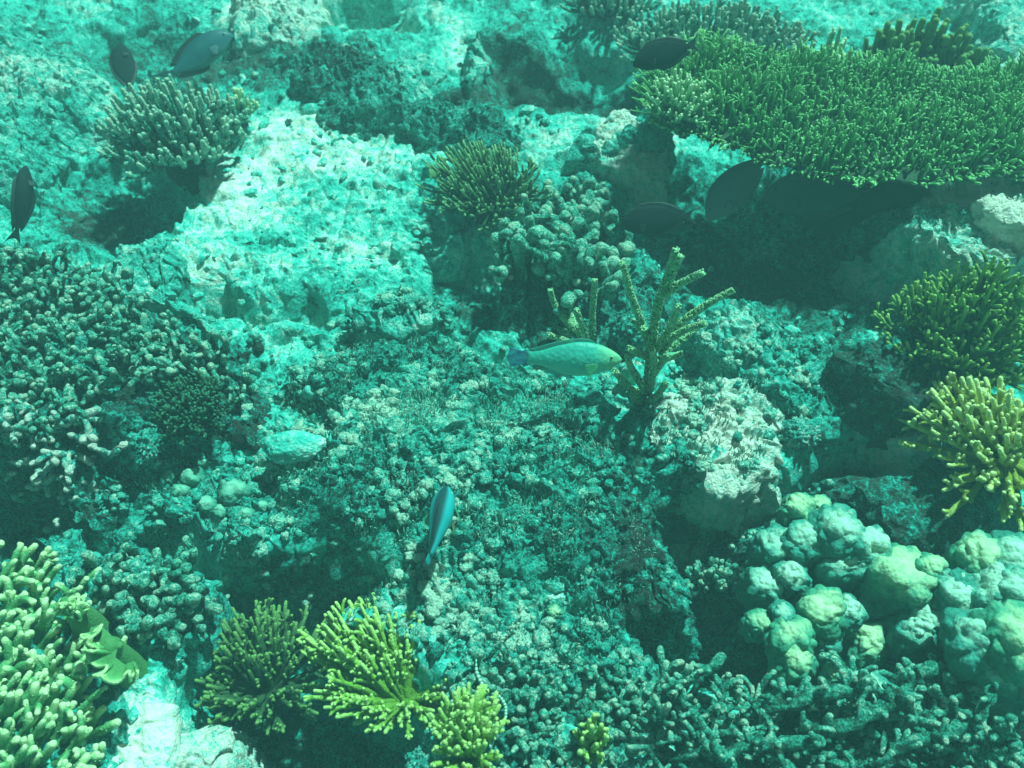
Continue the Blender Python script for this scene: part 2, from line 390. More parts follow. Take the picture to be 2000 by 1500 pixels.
Rock('reef_rock', 'large dark mound on the left edge carrying the thicket of dead coral stubs',
     [(-120,500),(60,480),(160,500),(260,570),(330,630),(440,680),(490,760),(470,830),(330,890),(170,870),(60,860),(-120,900)], .12, edge=.2, t=.36, rough=(.045, .03, .014), seed=4, mat=M_CRUST)
Rock('reef_rock', 'knobby pale rock ledge above the black hollow at lower left, under the smooth white stone',
     [(150,890),(330,890),(440,870),(520,905),(570,960),(600,1010),(545,1060),(500,1092),(430,1075),(350,1035),(250,1060),(130,1060),(95,1000)], .02, edge=.12, slope=(.12, .1), t=.46, rough=(.045, .03, .014), seed=5,
     patches=[(440,1010,90,50,.22),(290,850,30,40,.2),(180,980,80,70,-.18)])
Rock('reef_rock', 'low crusted ledge at lower left carrying stubby pale coral fingers',
     [(90,1060),(230,1050),(390,1075),(410,1140),(380,1225),(290,1235),(190,1200),(110,1150)], .02, edge=.13, t=.46, rough=(.04, .03, .014), seed=6, patches=[(320,1150,60,50,.16)])
Rock('reef_rock', 'rock in the bottom left corner covered by dense pale finger coral',
     [(-200,1090),(60,1080),(110,1150),(170,1210),(280,1290),(320,1370),(280,1420),(180,1600),(-200,1600)], .05, edge=.14, t=.42, seed=7)
Rock('reef_rock', 'bright sunlit sandy rock patch on the bottom edge beside the pale finger coral',
     [(170,1420),(250,1360),(330,1400),(370,1450),(400,1600),(130,1600)], .012, edge=.2, t=.78, rough=(.02, .020, .013), seed=8)
Rock('reef_rock', 'crusted rock along the bottom edge under the tangle of dead branches at right',
     [(880,1310),(1010,1310),(1120,1290),(1240,1290),(1270,1350),(1450,1400),(1640,1350),(1800,1320),(1900,1400),(2080,1480),(2080,1650),(880,1650)], .02, edge=.16, slope=(-.04, .1), t=.44, rough=(.045, .035, .016), seed=9, mat=M_CRUST,
     patches=[(1000,1400,100,60,.12),(1300,1300,60,60,-.1)])
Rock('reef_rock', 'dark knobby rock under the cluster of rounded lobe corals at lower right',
     [(1390,1010),(1480,980),(1700,1000),(1860,1100),(2100,1060),(2100,1420),(1900,1400),(1820,1290),(1650,1330),(1500,1290),(1440,1200),(1400,1130)], -.17, edge=.18, t=.2, rough=(.05, .03, .014), seed=10, mat=M_CRUST)  # dark tone puts the shade between the lobes into the rock colour
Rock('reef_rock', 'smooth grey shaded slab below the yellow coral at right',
     [(1600,920),(1680,890),(1830,880),(1910,960),(1940,1050),(1860,1075),(1720,1040),(1620,980)], .0, edge=.2, t=.26, rough=(.02, .01, .006), seed=11)  # dark tone stands in for the shadow of the yellow coral
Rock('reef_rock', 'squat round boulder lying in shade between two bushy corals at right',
     [(1650,690),(1700,650),(1780,645),(1815,690),(1815,760),(1750,785),(1660,770)], .14, edge=.14, t=.28, rough=(.03, .015, .01), seed=12)  # boulder toned dark to carry the shade in its colour
Rock('reef_rock', 'pale lumpy ridge rock on the upper left edge',
     [(-80,30),(60,20),(130,60),(180,130),(190,210),(140,260),(60,330),(-80,340)], .09, edge=.28, t=.6, rough=(.05, .03, .012), seed=13, patches=[(30,120,40,60,.12),(100,180,50,40,.12)])
Rock('reef_rock', 'long dark turf covered ridge running from the upper left towards the middle',
     [(480,100),(620,70),(720,90),(800,170),(900,190),(1000,215),(1040,260),(960,300),(820,270),(680,230),(560,170)], .08, edge=.24, t=.40, rough=(.04, .03, .014), seed=14, mat=M_CRUST, patches=[(900,230,60,20,.12),(680,90,30,20,.15)])
Rock('reef_rock', 'bright flat topped pale rock at the top edge left of centre',
     [(445,-40),(610,-50),(625,20),(590,60),(510,75),(450,50)], .10, edge=.22, t=.78, seed=15)
Rock('reef_rock', 'rounded turquoise boulder near the top edge with a pale crest',
     [(705,110),(770,85),(850,95),(880,150),(850,195),(770,200),(715,170)], .07, edge=.28, t=.55, rough=(.02, .012, .008), seed=16)
Rock('reef_rock', 'narrow yellowish knobbed ridge at the top edge beside the dark hollow',
     [(890,60),(940,30),(965,60),(950,120),(920,150),(890,140)], .16, edge=.12, t=.66, rough=(.04, .03, .012), seed=17)
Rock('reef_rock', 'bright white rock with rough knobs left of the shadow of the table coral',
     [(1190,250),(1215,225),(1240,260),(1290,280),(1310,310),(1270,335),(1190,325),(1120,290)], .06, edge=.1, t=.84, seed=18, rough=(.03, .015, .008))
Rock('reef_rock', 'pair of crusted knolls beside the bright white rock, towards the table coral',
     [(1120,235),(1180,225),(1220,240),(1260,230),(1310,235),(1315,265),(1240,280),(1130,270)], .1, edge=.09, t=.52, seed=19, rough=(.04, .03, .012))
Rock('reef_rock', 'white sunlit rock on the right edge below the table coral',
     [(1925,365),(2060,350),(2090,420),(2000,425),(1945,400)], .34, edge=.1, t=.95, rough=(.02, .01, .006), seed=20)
Rock('reef_rock', 'pale rubble ledge in front of the table coral on the right',
     [(1745,385),(1900,370),(2060,380),(2080,520),(1960,500),(1860,480),(1770,440)], .27, edge=.12, t=.74, seed=21)
Rock('reef_rock', 'pale sloping bank in the top right corner behind the table coral',
     [(1880,-60),(2150,-80),(2150,160),(2010,130),(1930,80)], .16, edge=.25, t=.66, rough=(.03, .015, .008), seed=22)
Rock('reef_rock', 'turquoise turf knoll at mid left bordering the row of small dark pits',
     [(230,500),(330,490),(360,560),(420,600),(450,640),(390,660),(300,610),(240,550)], .08, edge=.12, t=.6, seed=23)
Rock('reef_rock', 'knobby rubble bank between the dark pits and the central slab',
     [(640,590),(730,570),(860,575),(900,610),(860,645),(730,655),(650,640)], .07, edge=.12, t=.62, seed=24)
Rock('reef_rock', 'dark crusted heap at the foot of the club coral, behind the two staghorn corals',
     [(1000,540),(1100,520),(1200,500),(1320,480),(1350,560),(1280,640),(1180,660),(1060,640),(1000,600)], .04, edge=.14, t=.36, seed=25, mat=M_CRUST)

# sea floor: one sheet out to the horizon
ang = np.concatenate([np.linspace(math.radians(22.5), math.radians(84), 860)])
ys = CAM_H/np.tan(ang)[::-1]
ys = np.concatenate([[-40, -15, -6, -2.5, -1.2, -.5, -.1, .1], ys, [5.2, 5.8, 6.8, 8.5, 12, 20, 40]])
us = np.concatenate([[-8, -5, -3.5, -2.6, -2, -1.5, -1.2], np.linspace(-1.08, 1.08, 960), [1.2, 1.5, 2, 2.6, 3.5, 5, 8]])
U, Y = np.meshgrid(us, ys); X = U*np.maximum(1., 1.0+.56*np.clip(Y, 0, 6)); x, y = X.ravel(), Y.ravel()
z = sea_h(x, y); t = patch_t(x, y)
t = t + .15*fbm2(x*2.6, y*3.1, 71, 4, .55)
gv = np.gradient(z.reshape(X.shape), axis=0)/np.maximum(1e-4, np.gradient(Y, axis=0)); gu = np.gradient(z.reshape(X.shape), axis=1)/np.maximum(1e-4, np.gradient(X, axis=1))
wl = sstep(.45, 1.4, np.hypot(gv, gu)).ravel(); q3 = np.stack([x, y, z], 1)
wx_ = wl*(.034*n3(q3*9, 171)+.020*np.abs(n3(q3*24, 172))); wy_ = wl*(.034*n3(q3*9+50, 173)-.024*np.abs(n3(q3*24+50, 174)))
smooth_k = np.clip(1.3-(t-.5)*1.6, .5, 1.3)*(1-.9*wl)
dx, dy, dz = detail(x, y, .028, .017, .008, 81)
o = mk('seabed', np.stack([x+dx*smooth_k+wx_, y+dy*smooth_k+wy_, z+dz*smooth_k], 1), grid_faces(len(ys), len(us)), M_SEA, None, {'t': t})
tag(o, 'rubble strewn sea floor of pale sand and turquoise rock', 'sea floor', kind='structure')
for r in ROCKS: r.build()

# loose rubble and curly turf that nobody could count
def scatter(n, xr, yr, keep):
    y = rng.uniform(*yr, n); x = rng.uniform(-1, 1, n)*(1.05+.6*y); k = keep(x, y); return x[k], y[k]
x, y = scatter(5200, (-3, 3), (.4, 4.4), lambda x, y: patch_t(x, y)+.25*n2(x*3, y*3, 5) > .5)
z = height(x, y); k = z < sea_h(x, y)+.01; x, y, z = x[k], y[k], z[k]; s = Soup()
for i in range(len(x)):
    r = (.004+.016*rng.random()**3)*(1+.12*y[i]); V, F = ico(1)
    q = V*np.array([1.5, .8, .6])*r*(1+.35*n3(V*1.7+i, 3))[:, None]
    a = rng.uniform(0, 6.28); R = np.array([[math.cos(a), -math.sin(a), 0], [math.sin(a), math.cos(a), 0], [0, 0, 1]])
    s.add(q@R.T+[x[i], y[i], z[i]+r*.3], F)
tag(s.build('coral_rubble', M_RUB, smooth=False), 'loose pale coral rubble scattered over the sea floor', 'coral rubble', kind='stuff')
slab = ROCKS[0]
def turf(n, xr, yr, keep, seed):
    x = rng.uniform(*xr, n); y = rng.uniform(*yr, n); k = keep(x, y); x, y = x[k], y[k]; B = len(x)
    z = height(x, y)
    ln = rng.uniform(.008, .022, B); az = rng.uniform(0, 6.28, B); kk = np.linspace(0, 1, 5)
    cu = rng.uniform(-2.5, 2.5, B); lean = rng.uniform(.2, 1.3, B)
    pts = np.zeros((B, 5, 3)); px, py, pz = x.copy(), y.copy(), z+.004
    for q in range(5):
        pts[:, q] = np.stack([px, py, pz], 1)
        st = ln/4; el = lean*(q/4); px = px+np.cos(az)*np.sin(el)*st; py = py+np.sin(az)*np.sin(el)*st; pz = pz+np.cos(el)*st; az = az+cu/4
    r = np.linspace(.0019, .0011, 5)[None]*rng.uniform(.7, 1.3, B)[:, None]
    V, F, T = tubes(pts, r, 3)
    nv = V.shape[1]; FF = (F[None]+np.arange(B)[:, None, None]*nv).reshape(-1, 4)
    tone = np.clip(.35+.3*n2(x*8, y*8, seed)+.35*rng.random(B), 0, 1)
    return V.reshape(-1, 3), FF, np.repeat(tone, nv)
s = Soup(); lo, hi = slab.lo, slab.hi
s.add(*turf(34000, (lo[0], hi[0]), (lo[1], hi[1]), lambda x, y: (sdpoly(x, y, slab.poly) > .0) & (n2(x*16, y*16, 91)+.4*n2(x*40, y*40, 92) > -.12), 93))
for rk, n in ((ROCKS[1], 6000), (ROCKS[8], 5000), (ROCKS[4], 3000), (ROCKS[2], 2500)):
    s.add(*turf(n, (rk.lo[0], rk.hi[0]), (rk.lo[1], rk.hi[1]), lambda x, y: (sdpoly(x, y, rk.poly) > 0) & (n2(x*16, y*16, 94) > -.05), 95))
def nubs(rk, n, seed, tb=.5, sp=None):
    x = rng.uniform(rk.lo[0], rk.hi[0], n); y = rng.uniform(rk.lo[1], rk.hi[1], n); k = (sdpoly(x, y, rk.poly) > -.13) & (n2(x*14, y*14, seed)+.5*n2(x*33, y*33, seed+1) > -.16+.25*n2(x*4, y*4, seed+9)); x, y = x[k], y[k]; z = height(x, y); sp = sp or Soup()
    pt = 0*x
    for c_, rx_, ry_, k_ in rk.patches: pt = pt+1.3*k_*np.exp(-((x-c_[0])/rx_)**2-((y-c_[1])/ry_)**2)
    for i in range(len(x)):
        r = .0036+.0115*rng.random()**1.8; D, F = ico(3 if r > .0085 else 2); q = D*1.3+i*3.7; f = 1+.30*n3(q*1.5, seed)+.35*(np.abs(n3(q*3.3, seed+2))-.3)+.12*n3(q*8, seed+3)
        sp.add(D*f[:, None]*np.array([r*rng.uniform(.8, 1.4), r*rng.uniform(.8, 1.4), r*rng.uniform(.7, 1.2)])+[x[i], y[i], z[i]+r*.35], F, np.full(len(D), tb+pt[i]+.22*n2(np.array(x[i]*5), np.array(y[i]*5), 7)+rng.normal(0, .09))+.16*(D[:, 2]))
    return sp
sp = nubs(slab, 10500, 301, .59)
for ri, n, tb in ((1, 2400, .80), (2, 700, .5), (3, 900, .36), (4, 1000, .46), (5, 500, .46), (8, 1100, .42), (13, 600, .42), (22, 500, .56), (23, 500, .56)): nubs(ROCKS[ri], n, 310+ri, tb, sp)
tag(sp.build('algae_nubs', M_SLAB), 'small knobby green algae nubs crowding the reef rocks', 'algae turf', kind='stuff')
tag(s.build('algae_turf', M_TURF), 'short curly pale algae turf growing over the reef rocks', 'algae turf', kind='stuff')

# ------------------------------------------------------------------ corals
def unit(v): v = np.asarray(v, dtype=float); return v/(np.linalg.norm(v)+1e-9)
def curve(a, b, bend, k=8, wob=.0):
    """k points from a to b, bowed by the vector bend"""
    t = np.linspace(0, 1, k)[:, None]
    p = a+(b-a)*t+np.asarray(bend)*(4*t*(1-t))
    if wob: p = p+rng.normal(0, wob, (k, 3))*t*(1-t)*4
    return p
def corallites(sp, PT, R, n, size):
    """rows of little cups standing off a branch"""
    PT = np.asarray(PT); k = len(PT)
    for _ in range(n):
        u = rng.uniform(.08, 1)*(k-1); i = min(int(u), k-2); f = u-i
        c = PT[i]*(1-f)+PT[i+1]*f; r = R[i]*(1-f)+R[i+1]*f
        tg = unit(PT[i+1]-PT[i]); a = unit(np.cross(tg, rng.normal(size=3)))
        d = unit(a+tg*.75); q = unit(np.cross(d, tg)+1e-4); w = np.cross(d, q)
        th = np.arange(5)*2*math.pi/5; o = c+a*r*.8
        V = []
        for h, rr in ((0, 1.), (.9, .85), (1.15, .3)):
            V.append(o+d*h*size+(q*np.cos(th)[:, None]+w*np.sin(th)[:, None])*rr*size*.55)
        j = np.arange(5); jn = (j+1) % 5
        F = np.concatenate([np.stack([j+5*b, jn+5*b, jn+5*b+5, j+5*b+5], -1) for b in (0, 1)])
        sp.add(np.concatenate(V), F, np.repeat([.35, .8, 1.], 5))
class Branches:
    """one colony's branches: each main branch with its twigs is a mesh of its own"""
    def __init__(s): s.sp = []
    def new(s): s.sp.append(Soup()); return s.sp[-1]
    def build(s, root, mat, name='branch', many='branches', most=100):
        own = s.sp if len(s.sp) <= most else s.sp[:most]
        for b in own: b.build(name, mat, root)
        if len(s.sp) > most:
            rest = Soup()
            for b in s.sp[most:]:
                V = np.concatenate(b.V); F = [np.concatenate(f) for f in b.F.values()]; rest.add(V, F, np.concatenate(b.T))
            tag(rest.build(many, mat, root), kind='stuff')
def add_tube(sp, pts, r0, r1, m=7, noise=.12, nf=90., cups=0, cup=.003, t0=0., t1=1.):
    pts = np.asarray(pts); k = len(pts); R = np.linspace(r0, r1, k)*(1+.08*np.sin(np.linspace(0, 9, k)+rng.uniform(0, 6)))
    V, F, T = tubes(pts[None], R[None], m, noise, nf, rng.integers(1000))
    sp.add(V[0], F, t0+(t1-t0)*T)
    if cups: corallites(sp, pts, R, cups, cup)
def corymb(name, label, cat, px, py, rx, ry, hgt, n, r, mat, group=None, lift=.0, twig=3, twl=.35, up=.75, lean=(0, 0), seed=0, base_mat=None, cups=0, start=.3, most=100, droop=0., m=7, arc=(0, 6.283), zc=None, foot=True):
    """a cushion of branches fanning out from a short foot; rx, ry are radii in photo pixels across and along"""
    c = on(px, py)
    for _ in range(4):
        q = P(px, py, zc if zc is not None else c[2]+lift+.5*hgt)-np.array([lean[0], lean[1], 0])*hgt*.55; c = np.array([q[0], q[1], height(q[0], q[1])[0]])
    if zc is not None: lift = max(.02, zc-.5*hgt-c[2])
    k = mpp(c+[0, 0, hgt]); Rx = rx*k; Ry = ry*k/ math.sin(math.atan2(CAM_H-c[2], c[1]))
    c = c+[0, 0, lift]; root = empty(name, c-[0, 0, lift], label, cat, group)
    V, F, T = lump(c+[lean[0]*hgt*.3, lean[1]*hgt*.3, hgt*.05-lift*.5], (Rx*.24, Ry*.24, hgt*.2+lift*.55), seed+1, 4, .25, 1.6, .2, 5, .08, down=.5)
    if not foot: V, F, T = lump(c, (Rx*.4, Ry*.4, hgt*.3), seed+1, 4, .25, 1.6, .2, 5, .08)
    mk('base', V-np.array(root.location), F, base_mat or M_CRUST, root, {'t': T*0+.1})
    B = Branches(); items = []
    for i in range(n):
        rho = math.sqrt((i+.5)/n); th = arc[0]+((i*2.39996+seed+rng.normal(0, .12)) % (arc[1]-arc[0]))
        rho *= rng.uniform(.8, 1.12)
        items.append((rho, th))
    items.sort(key=lambda q: q[0]*math.sin(q[1]))              # nearest to the camera first
    for rho, th in items:
        e = np.array([math.cos(th)*Rx*rho, math.sin(th)*Ry*rho, 0.])
        top = hgt*(1-.62*rho*rho)*rng.uniform(.68, 1.16)-droop*rho
        a = c+e*start+[0, 0, hgt*.05]
        fr = .35 if math.sin(th) < -.2 and rho > .6 else 1.
        b = c+e+[lean[0]*hgt*fr, lean[1]*hgt*fr, top]
        rr = r*rng.uniform(.85, 1.15)
        pts = curve(a, b, e*(.16*up)-np.array([0, 0, hgt*.10*up]), 9, r*.25)
        sp = B.new(); add_tube(sp, pts, rr*1.15, rr*.72, m, .14, .9/r, cups, r*.34)
        d = unit(b-a); L = np.linalg.norm(b-a)
        for q in range(twig):
            u = rng.uniform(.42, .93); i = int(u*8); p = pts[i]
            sd = unit(np.cross(d, rng.normal(size=3)))
            dd = unit(sd*.8+d*.7+np.array([0, 0, .45]))
            l = L*twl*rng.uniform(.55, 1.1)*(1.15-u*.5)
            add_tube(sp, curve(p, p+dd*l, d*l*.12, 5), rr*.85, rr*.6, max(5, m-1), .14, .9/r, cups//3, r*.3, t0=.35)
    B.build(root, mat, most=most)
    return root

# table coral
def table_coral():
    zt = .34
    pts = [(1262,170),(1290,110),(1380,98),(1440,118),(1520,140),(1600,130),(1720,130),(1800,150),(1900,140),(2060,120),(2230,200),(2200,340),(2000,352),(1900,362),(1800,365),(1700,352),(1560,325),(1470,296),(1400,275),(1330,258),(1280,222)]
    poly = gpoly(pts, zt); c = poly.mean(0)+np.array([.15, .12]); g = height(c[0], c[1])[0]
    root = empty('table_coral', (c[0], c[1], g), 'broad green table coral of upright fingers casting the big shadow at upper right', 'coral'); L = np.array(root.location)
    lo, hi = poly.min(0)-.05, poly.max(0)+.05
    X, Y = np.meshgrid(np.arange(lo[0], hi[0], .012), np.arange(lo[1], hi[1], .012)); x, y = X.ravel(), Y.ravel()
    w = sdpoly(x, y, poly)+.018*n2(x*22, y*22, 5)+.010*n2(x*60, y*60, 6)
    zz = zt+.035*n2(x*2.2, y*2.2, 8)+.012*n2(x*14, y*14, 7)
    ins = w > 0; th = .012+.05*sstep(0, .3, w)
    m, n = X.shape; F = grid_faces(m, n); F = F[ins[F].all(1)]
    nv = len(x); V = np.concatenate([np.stack([x, y, zz], 1), np.stack([x, y, zz-th], 1)])
    E = np.concatenate([F[:, [0, 1]], F[:, [1, 2]], F[:, [2, 3]], F[:, [3, 0]]]); key = np.sort(E, 1); key = key[:, 0]*nv+key[:, 1]
    _, inv, cnt = np.unique(key, return_inverse=True, return_counts=True); be = E[cnt[inv] == 1]
    S = np.stack([be[:, 1], be[:, 0], be[:, 0]+nv, be[:, 1]+nv], -1)
    allF = np.concatenate([F, F[:, ::-1]+nv, S]); used = np.unique(allF); idx = np.zeros(2*nv, dtype=np.int64); idx[used] = np.arange(len(used))
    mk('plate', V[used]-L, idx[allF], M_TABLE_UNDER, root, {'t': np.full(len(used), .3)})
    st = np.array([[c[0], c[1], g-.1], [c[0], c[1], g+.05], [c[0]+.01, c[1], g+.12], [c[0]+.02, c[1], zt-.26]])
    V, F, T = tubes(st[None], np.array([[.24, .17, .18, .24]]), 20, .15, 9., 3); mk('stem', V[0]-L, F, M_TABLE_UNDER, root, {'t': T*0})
    B = Branches(); sp = .0172; pts = []
    for yy in np.arange(lo[1], hi[1], sp*1.15):
        for xx in np.arange(lo[0], hi[0], sp): pts.append((xx+rng.normal(0, .006), yy+rng.normal(0, .006)))
    pts = np.array(pts); d = sdpoly(pts[:, 0], pts[:, 1], poly)+.018*n2(pts[:, 0]*22, pts[:, 1]*22, 5)
    k = (d > -.006) & (n2(pts[:, 0]*5, pts[:, 1]*5, 17) > -.97); pts, d = pts[k], d[k]
    o = np.argsort(pts[:, 1]); pts, d = pts[o], d[o]
    for (xx, yy), dd in zip(pts, d):
        e = 2e-2; gx = sdpoly(np.array([xx+e, xx-e]), np.array([yy, yy]), poly); gy = sdpoly(np.array([xx, xx]), np.array([yy+e, yy-e]), poly)
        out = unit([gx[1]-gx[0], gy[1]-gy[0], 0])
        rim = 1-sstep(0, .10, np.array(dd)); z0 = zt+.035*n2(xx*2.2, yy*2.2, 8)-.004
        l = rng.uniform(.045, .095)*(1-.3*rim)*(1+.45*n2(xx*7, yy*7, 13)); r = rng.uniform(.0031, .0047)
        dr = unit(np.array([0, 0, 1])*(1-.55*rim)+out*1.0*rim+rng.normal(0, .17, 3)+np.array([.05, .12, .15]))
        a = np.array([xx, yy, z0]); b = a+dr*l; s = B.new()
        p = curve(a, b, out*(-.006)*rim+rng.normal(0, .003, 3), 6); add_tube(s, p, r*1.2, r*.8, 6, .16, 130.)
        for q in range(rng.integers(0, 3)):
            i = rng.integers(1, 5); sd = unit(rng.normal(size=3)*[1, 1, .3]+dr*.9); add_tube(s, curve(p[i], p[i]+sd*l*.4, dr*.004, 4), r*.85, r*.65, 5, .15, 130., t0=.4)
    B.build(root, M_TABLE)
table_coral()

# staghorn corals: every branch traced from foot to tip, each at its own depth
def stag(label, foot, dy, brs, r, mat, stem=None):
    f = on(*foot); y0 = f[1]+dy; root = empty('staghorn_coral', f, label, 'coral', 'open staghorn corals'); B = Branches()
    for pts, dyy, rk in brs:
        n = len(pts); q = np.array([PY(a, b, y0+dyy*i/max(1, n-1)) for i, (a, b) in enumerate(pts)])
        u = np.linspace(0, n-1, 14); q = np.stack([np.interp(u, np.arange(n), q[:, j]) for j in range(3)], 1)
        q[1:-1] = (q[:-2]+2*q[1:-1]+q[2:])/4; q[1:-1] = (q[:-2]+2*q[1:-1]+q[2:])/4
        s = B.new(); L = np.linalg.norm(q[-1]-q[0]); add_tube(s, q, r*1.0*rk, r*.42*rk, 10, .1, 120., int(L*2000), r*.68)
    B.build(root, mat); return root
stag('tall open staghorn coral with knobbly pointed branches right of the green parrotfish', (1255, 792), 0,
 [([(1256,790),(1264,740),(1272,690),(1262,650),(1240,600),(1228,560),(1216,515)], .05, 1.), ([(1272,700),(1275,660),(1282,600),(1298,560),(1310,520),(1320,488)], .02, 1.25), ([(1300,560),(1312,535),(1322,515),(1330,500)], .0, .9),
  ([(1298,575),(1318,560),(1345,545),(1372,532)], -.03, .95), ([(1275,690),(1300,655),(1318,620),(1325,598)], -.08, .95), ([(1300,660),(1335,625),(1360,608),(1395,585),(1431,567)], .02, .9),
  ([(1290,690),(1310,660),(1345,640),(1378,632)], -.05, .85), ([(1285,700),(1320,672),(1345,652),(1375,628)], .08, .8), ([(1268,650),(1250,640),(1236,625)], .04, .75),
  ([(1270,700),(1245,690),(1228,680)], -.05, .8), ([(1262,770),(1250,745),(1230,715),(1226,697)], -.05, .9), ([(1268,770),(1275,730),(1277,700),(1273,682)], -.08, .9), ([(1254,788),(1240,770),(1218,745),(1200,725)], -.06, 1.), ([(1264,745),(1286,718),(1304,692)], -.06, .8), ([(1260,765),(1236,762),(1212,748)], .05, .8), ([(1266,725),(1292,704),(1332,690)], .04, .8), ([(1258,790),(1282,775),(1300,750)], -.07, .85)], .0090, M_STAG)
stag('smaller open staghorn coral rising behind the green parrotfish', (1150, 690), .03,
 [([(1150,690),(1140,655),(1118,640),(1095,615),(1080,590),(1075,567)], .04, 1.), ([(1155,690),(1158,650),(1156,610),(1160,580),(1162,547)], .03, .95), ([(1152,680),(1145,655),(1135,630),(1126,606)], -.03, .9),
  ([(1140,680),(1120,672),(1095,662),(1072,654)], -.05, .95), ([(1120,655),(1095,645),(1070,635),(1046,624)], .08, .7), ([(1135,650),(1120,630),(1114,612)], .06, .75), ([(1110,690),(1085,685),(1048,676)], .05, .7)], .0092, M_STAG)
c = on(1235, 738)                                                        # small toothed leaf
def leaf():
    root = empty('coral_fragment', PY(1236, 760, c[1]-.03), 'small pale toothed leaf shaped coral fragment at the foot of the tall staghorn coral', 'coral fragment')
    m, n = 12, 9; G = np.zeros((m, n, 3)); y0 = root.location[1]
    for i in range(m):
        u = i/(m-1); hw = 24*math.sin(math.pi*min(1, .12+u*.88))**.8*(1.1-.5*u)
        for j in range(n):
            v = j/(n-1)*2-1; z_ = 3*(((i % 2)*2-1) if abs(v) > .95 else 0)
            G[i, j] = PY(1216+u*28+v*hw*.6+z_*.6, 722+u*38-v*hw*.75+z_*.3, y0-.012*(1-v*v))
    V, F = sheet(G, .004); mk('fragment_blade', V-np.array(root.location), F, M_STONE, root)
leaf()

# bushy corals
corymb('corymbose_coral', 'brownish fan of slim coral fingers with green tips left of the club coral', 'coral', 948, 410, 125, 80, .13, 190, .0050, M_CORYM, None, .07, 1, .3, .6, (-.35, .2), 3, start=.35)
corymb('bush_coral', 'feathery brown green bush coral on the right edge above the yellow coral', 'coral', 1900, 620, 165, 110, .30, 150, .0062, M_BUSH, None, .04, 7, .30, .6, (0, .1), 5, start=.2, droop=.03, zc=.24)
corymb('yellow_coral', 'bright yellow stubby branched coral on the right edge below the bush coral', 'coral', 1950, 825, 138, 145, .18, 130, .0085, M_YELL, None, .12, 4, .26, .3, (-.3, .4), 7, cups=22, start=.3, droop=.10, zc=.20)
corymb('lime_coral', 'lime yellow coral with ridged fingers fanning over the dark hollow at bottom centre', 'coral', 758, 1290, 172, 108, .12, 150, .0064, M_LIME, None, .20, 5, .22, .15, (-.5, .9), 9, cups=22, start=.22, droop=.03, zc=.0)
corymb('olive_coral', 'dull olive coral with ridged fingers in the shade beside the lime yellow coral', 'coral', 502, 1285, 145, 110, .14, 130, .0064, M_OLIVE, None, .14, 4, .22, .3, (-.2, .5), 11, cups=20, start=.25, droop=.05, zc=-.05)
corymb('lime_coral', 'small lime yellow coral on the bottom edge below the banded pipefish', 'coral', 912, 1440, 84, 100, .10, 80, .0064, M_LIME, None, .08, 3, .26, .2, (0, .3), 13, cups=18, start=.2)
corymb('branch_coral', 'little green coral with a few slim branches on the bottom edge right of the pipefish', 'coral', 1160, 1440, 42, 48, .12, 12, .0075, M_LIME, None, .02, 2, .35, .6, (0, 0), 15, cups=18)
corymb('tuft_coral', 'bushy blunt tipped coral at upper left with two fish hovering over it', 'coral', 335, 235, 155, 80, .22, 150, .0105, M_KNOBL, None, .10, 2, .28, .7, (-.1, 0), 17, start=.4)
corymb('green_bead_coral', 'cluster of small yellow green beads at the right end of the upper left bushy coral', 'coral', 468, 205, 30, 24, .10, 22, .009, M_PALEB, None, .06, 1, .25, .7, (0, 0), 19, start=.3)
corymb('pale_branch_coral', 'patch of pale pointed branches at the left tip of the green table coral', 'coral', 1330, 185, 62, 46, .12, 70, .0062, M_PALEB, None, .14, 2, .3, .6, (0, 0), 21, zc=.42, foot=False)
corymb('crust_coral', 'low thicket of pale tipped twigs along the top edge behind the table coral', 'coral', 1400, 60, 200, 62, .18, 190, .0095, M_KNOBL, None, .05, 2, .25, .6, (0, 0), 23, start=.6)
corymb('crust_coral', 'clump of pale knobby twigs at the top edge above the dark hollow', 'coral', 1190, 40, 100, 40, .16, 90, .010, M_KNOBL, None, .03, 1, .25, .6, (0, 0), 25, start=.5)
corymb('dark_branch_coral', 'dark brown branching coral behind the right half of the table coral', 'coral', 1800, 110, 150, 50, .30, 80, .016, M_OLIVE, None, .05, 2, .3, .6, (0, 0), 27, start=.5)
corymb('turquoise_branch_coral', 'sprig of pale turquoise branches standing up behind the table coral', 'coral', 1625, 120, 30, 26, .24, 16, .011, M_PALEB, None, .05, 2, .35, .6, (0, 0), 29)
corymb('algae_bush', 'dim brown tufted bush above the knobby ledge at left', 'coral', 375, 800, 85, 66, .10, 110, .0048, M_DIM, None, .0, 5, .4, .6, (0, 0), 31)
corymb('twig_coral', 'shaded twiggy coral with small teal tips in the crevice right of the slab', 'coral', 1390, 1130, 60, 30, .10, 40, .010, M_KNOB, None, .05, 1, .3, .6, (0, 0), 33)

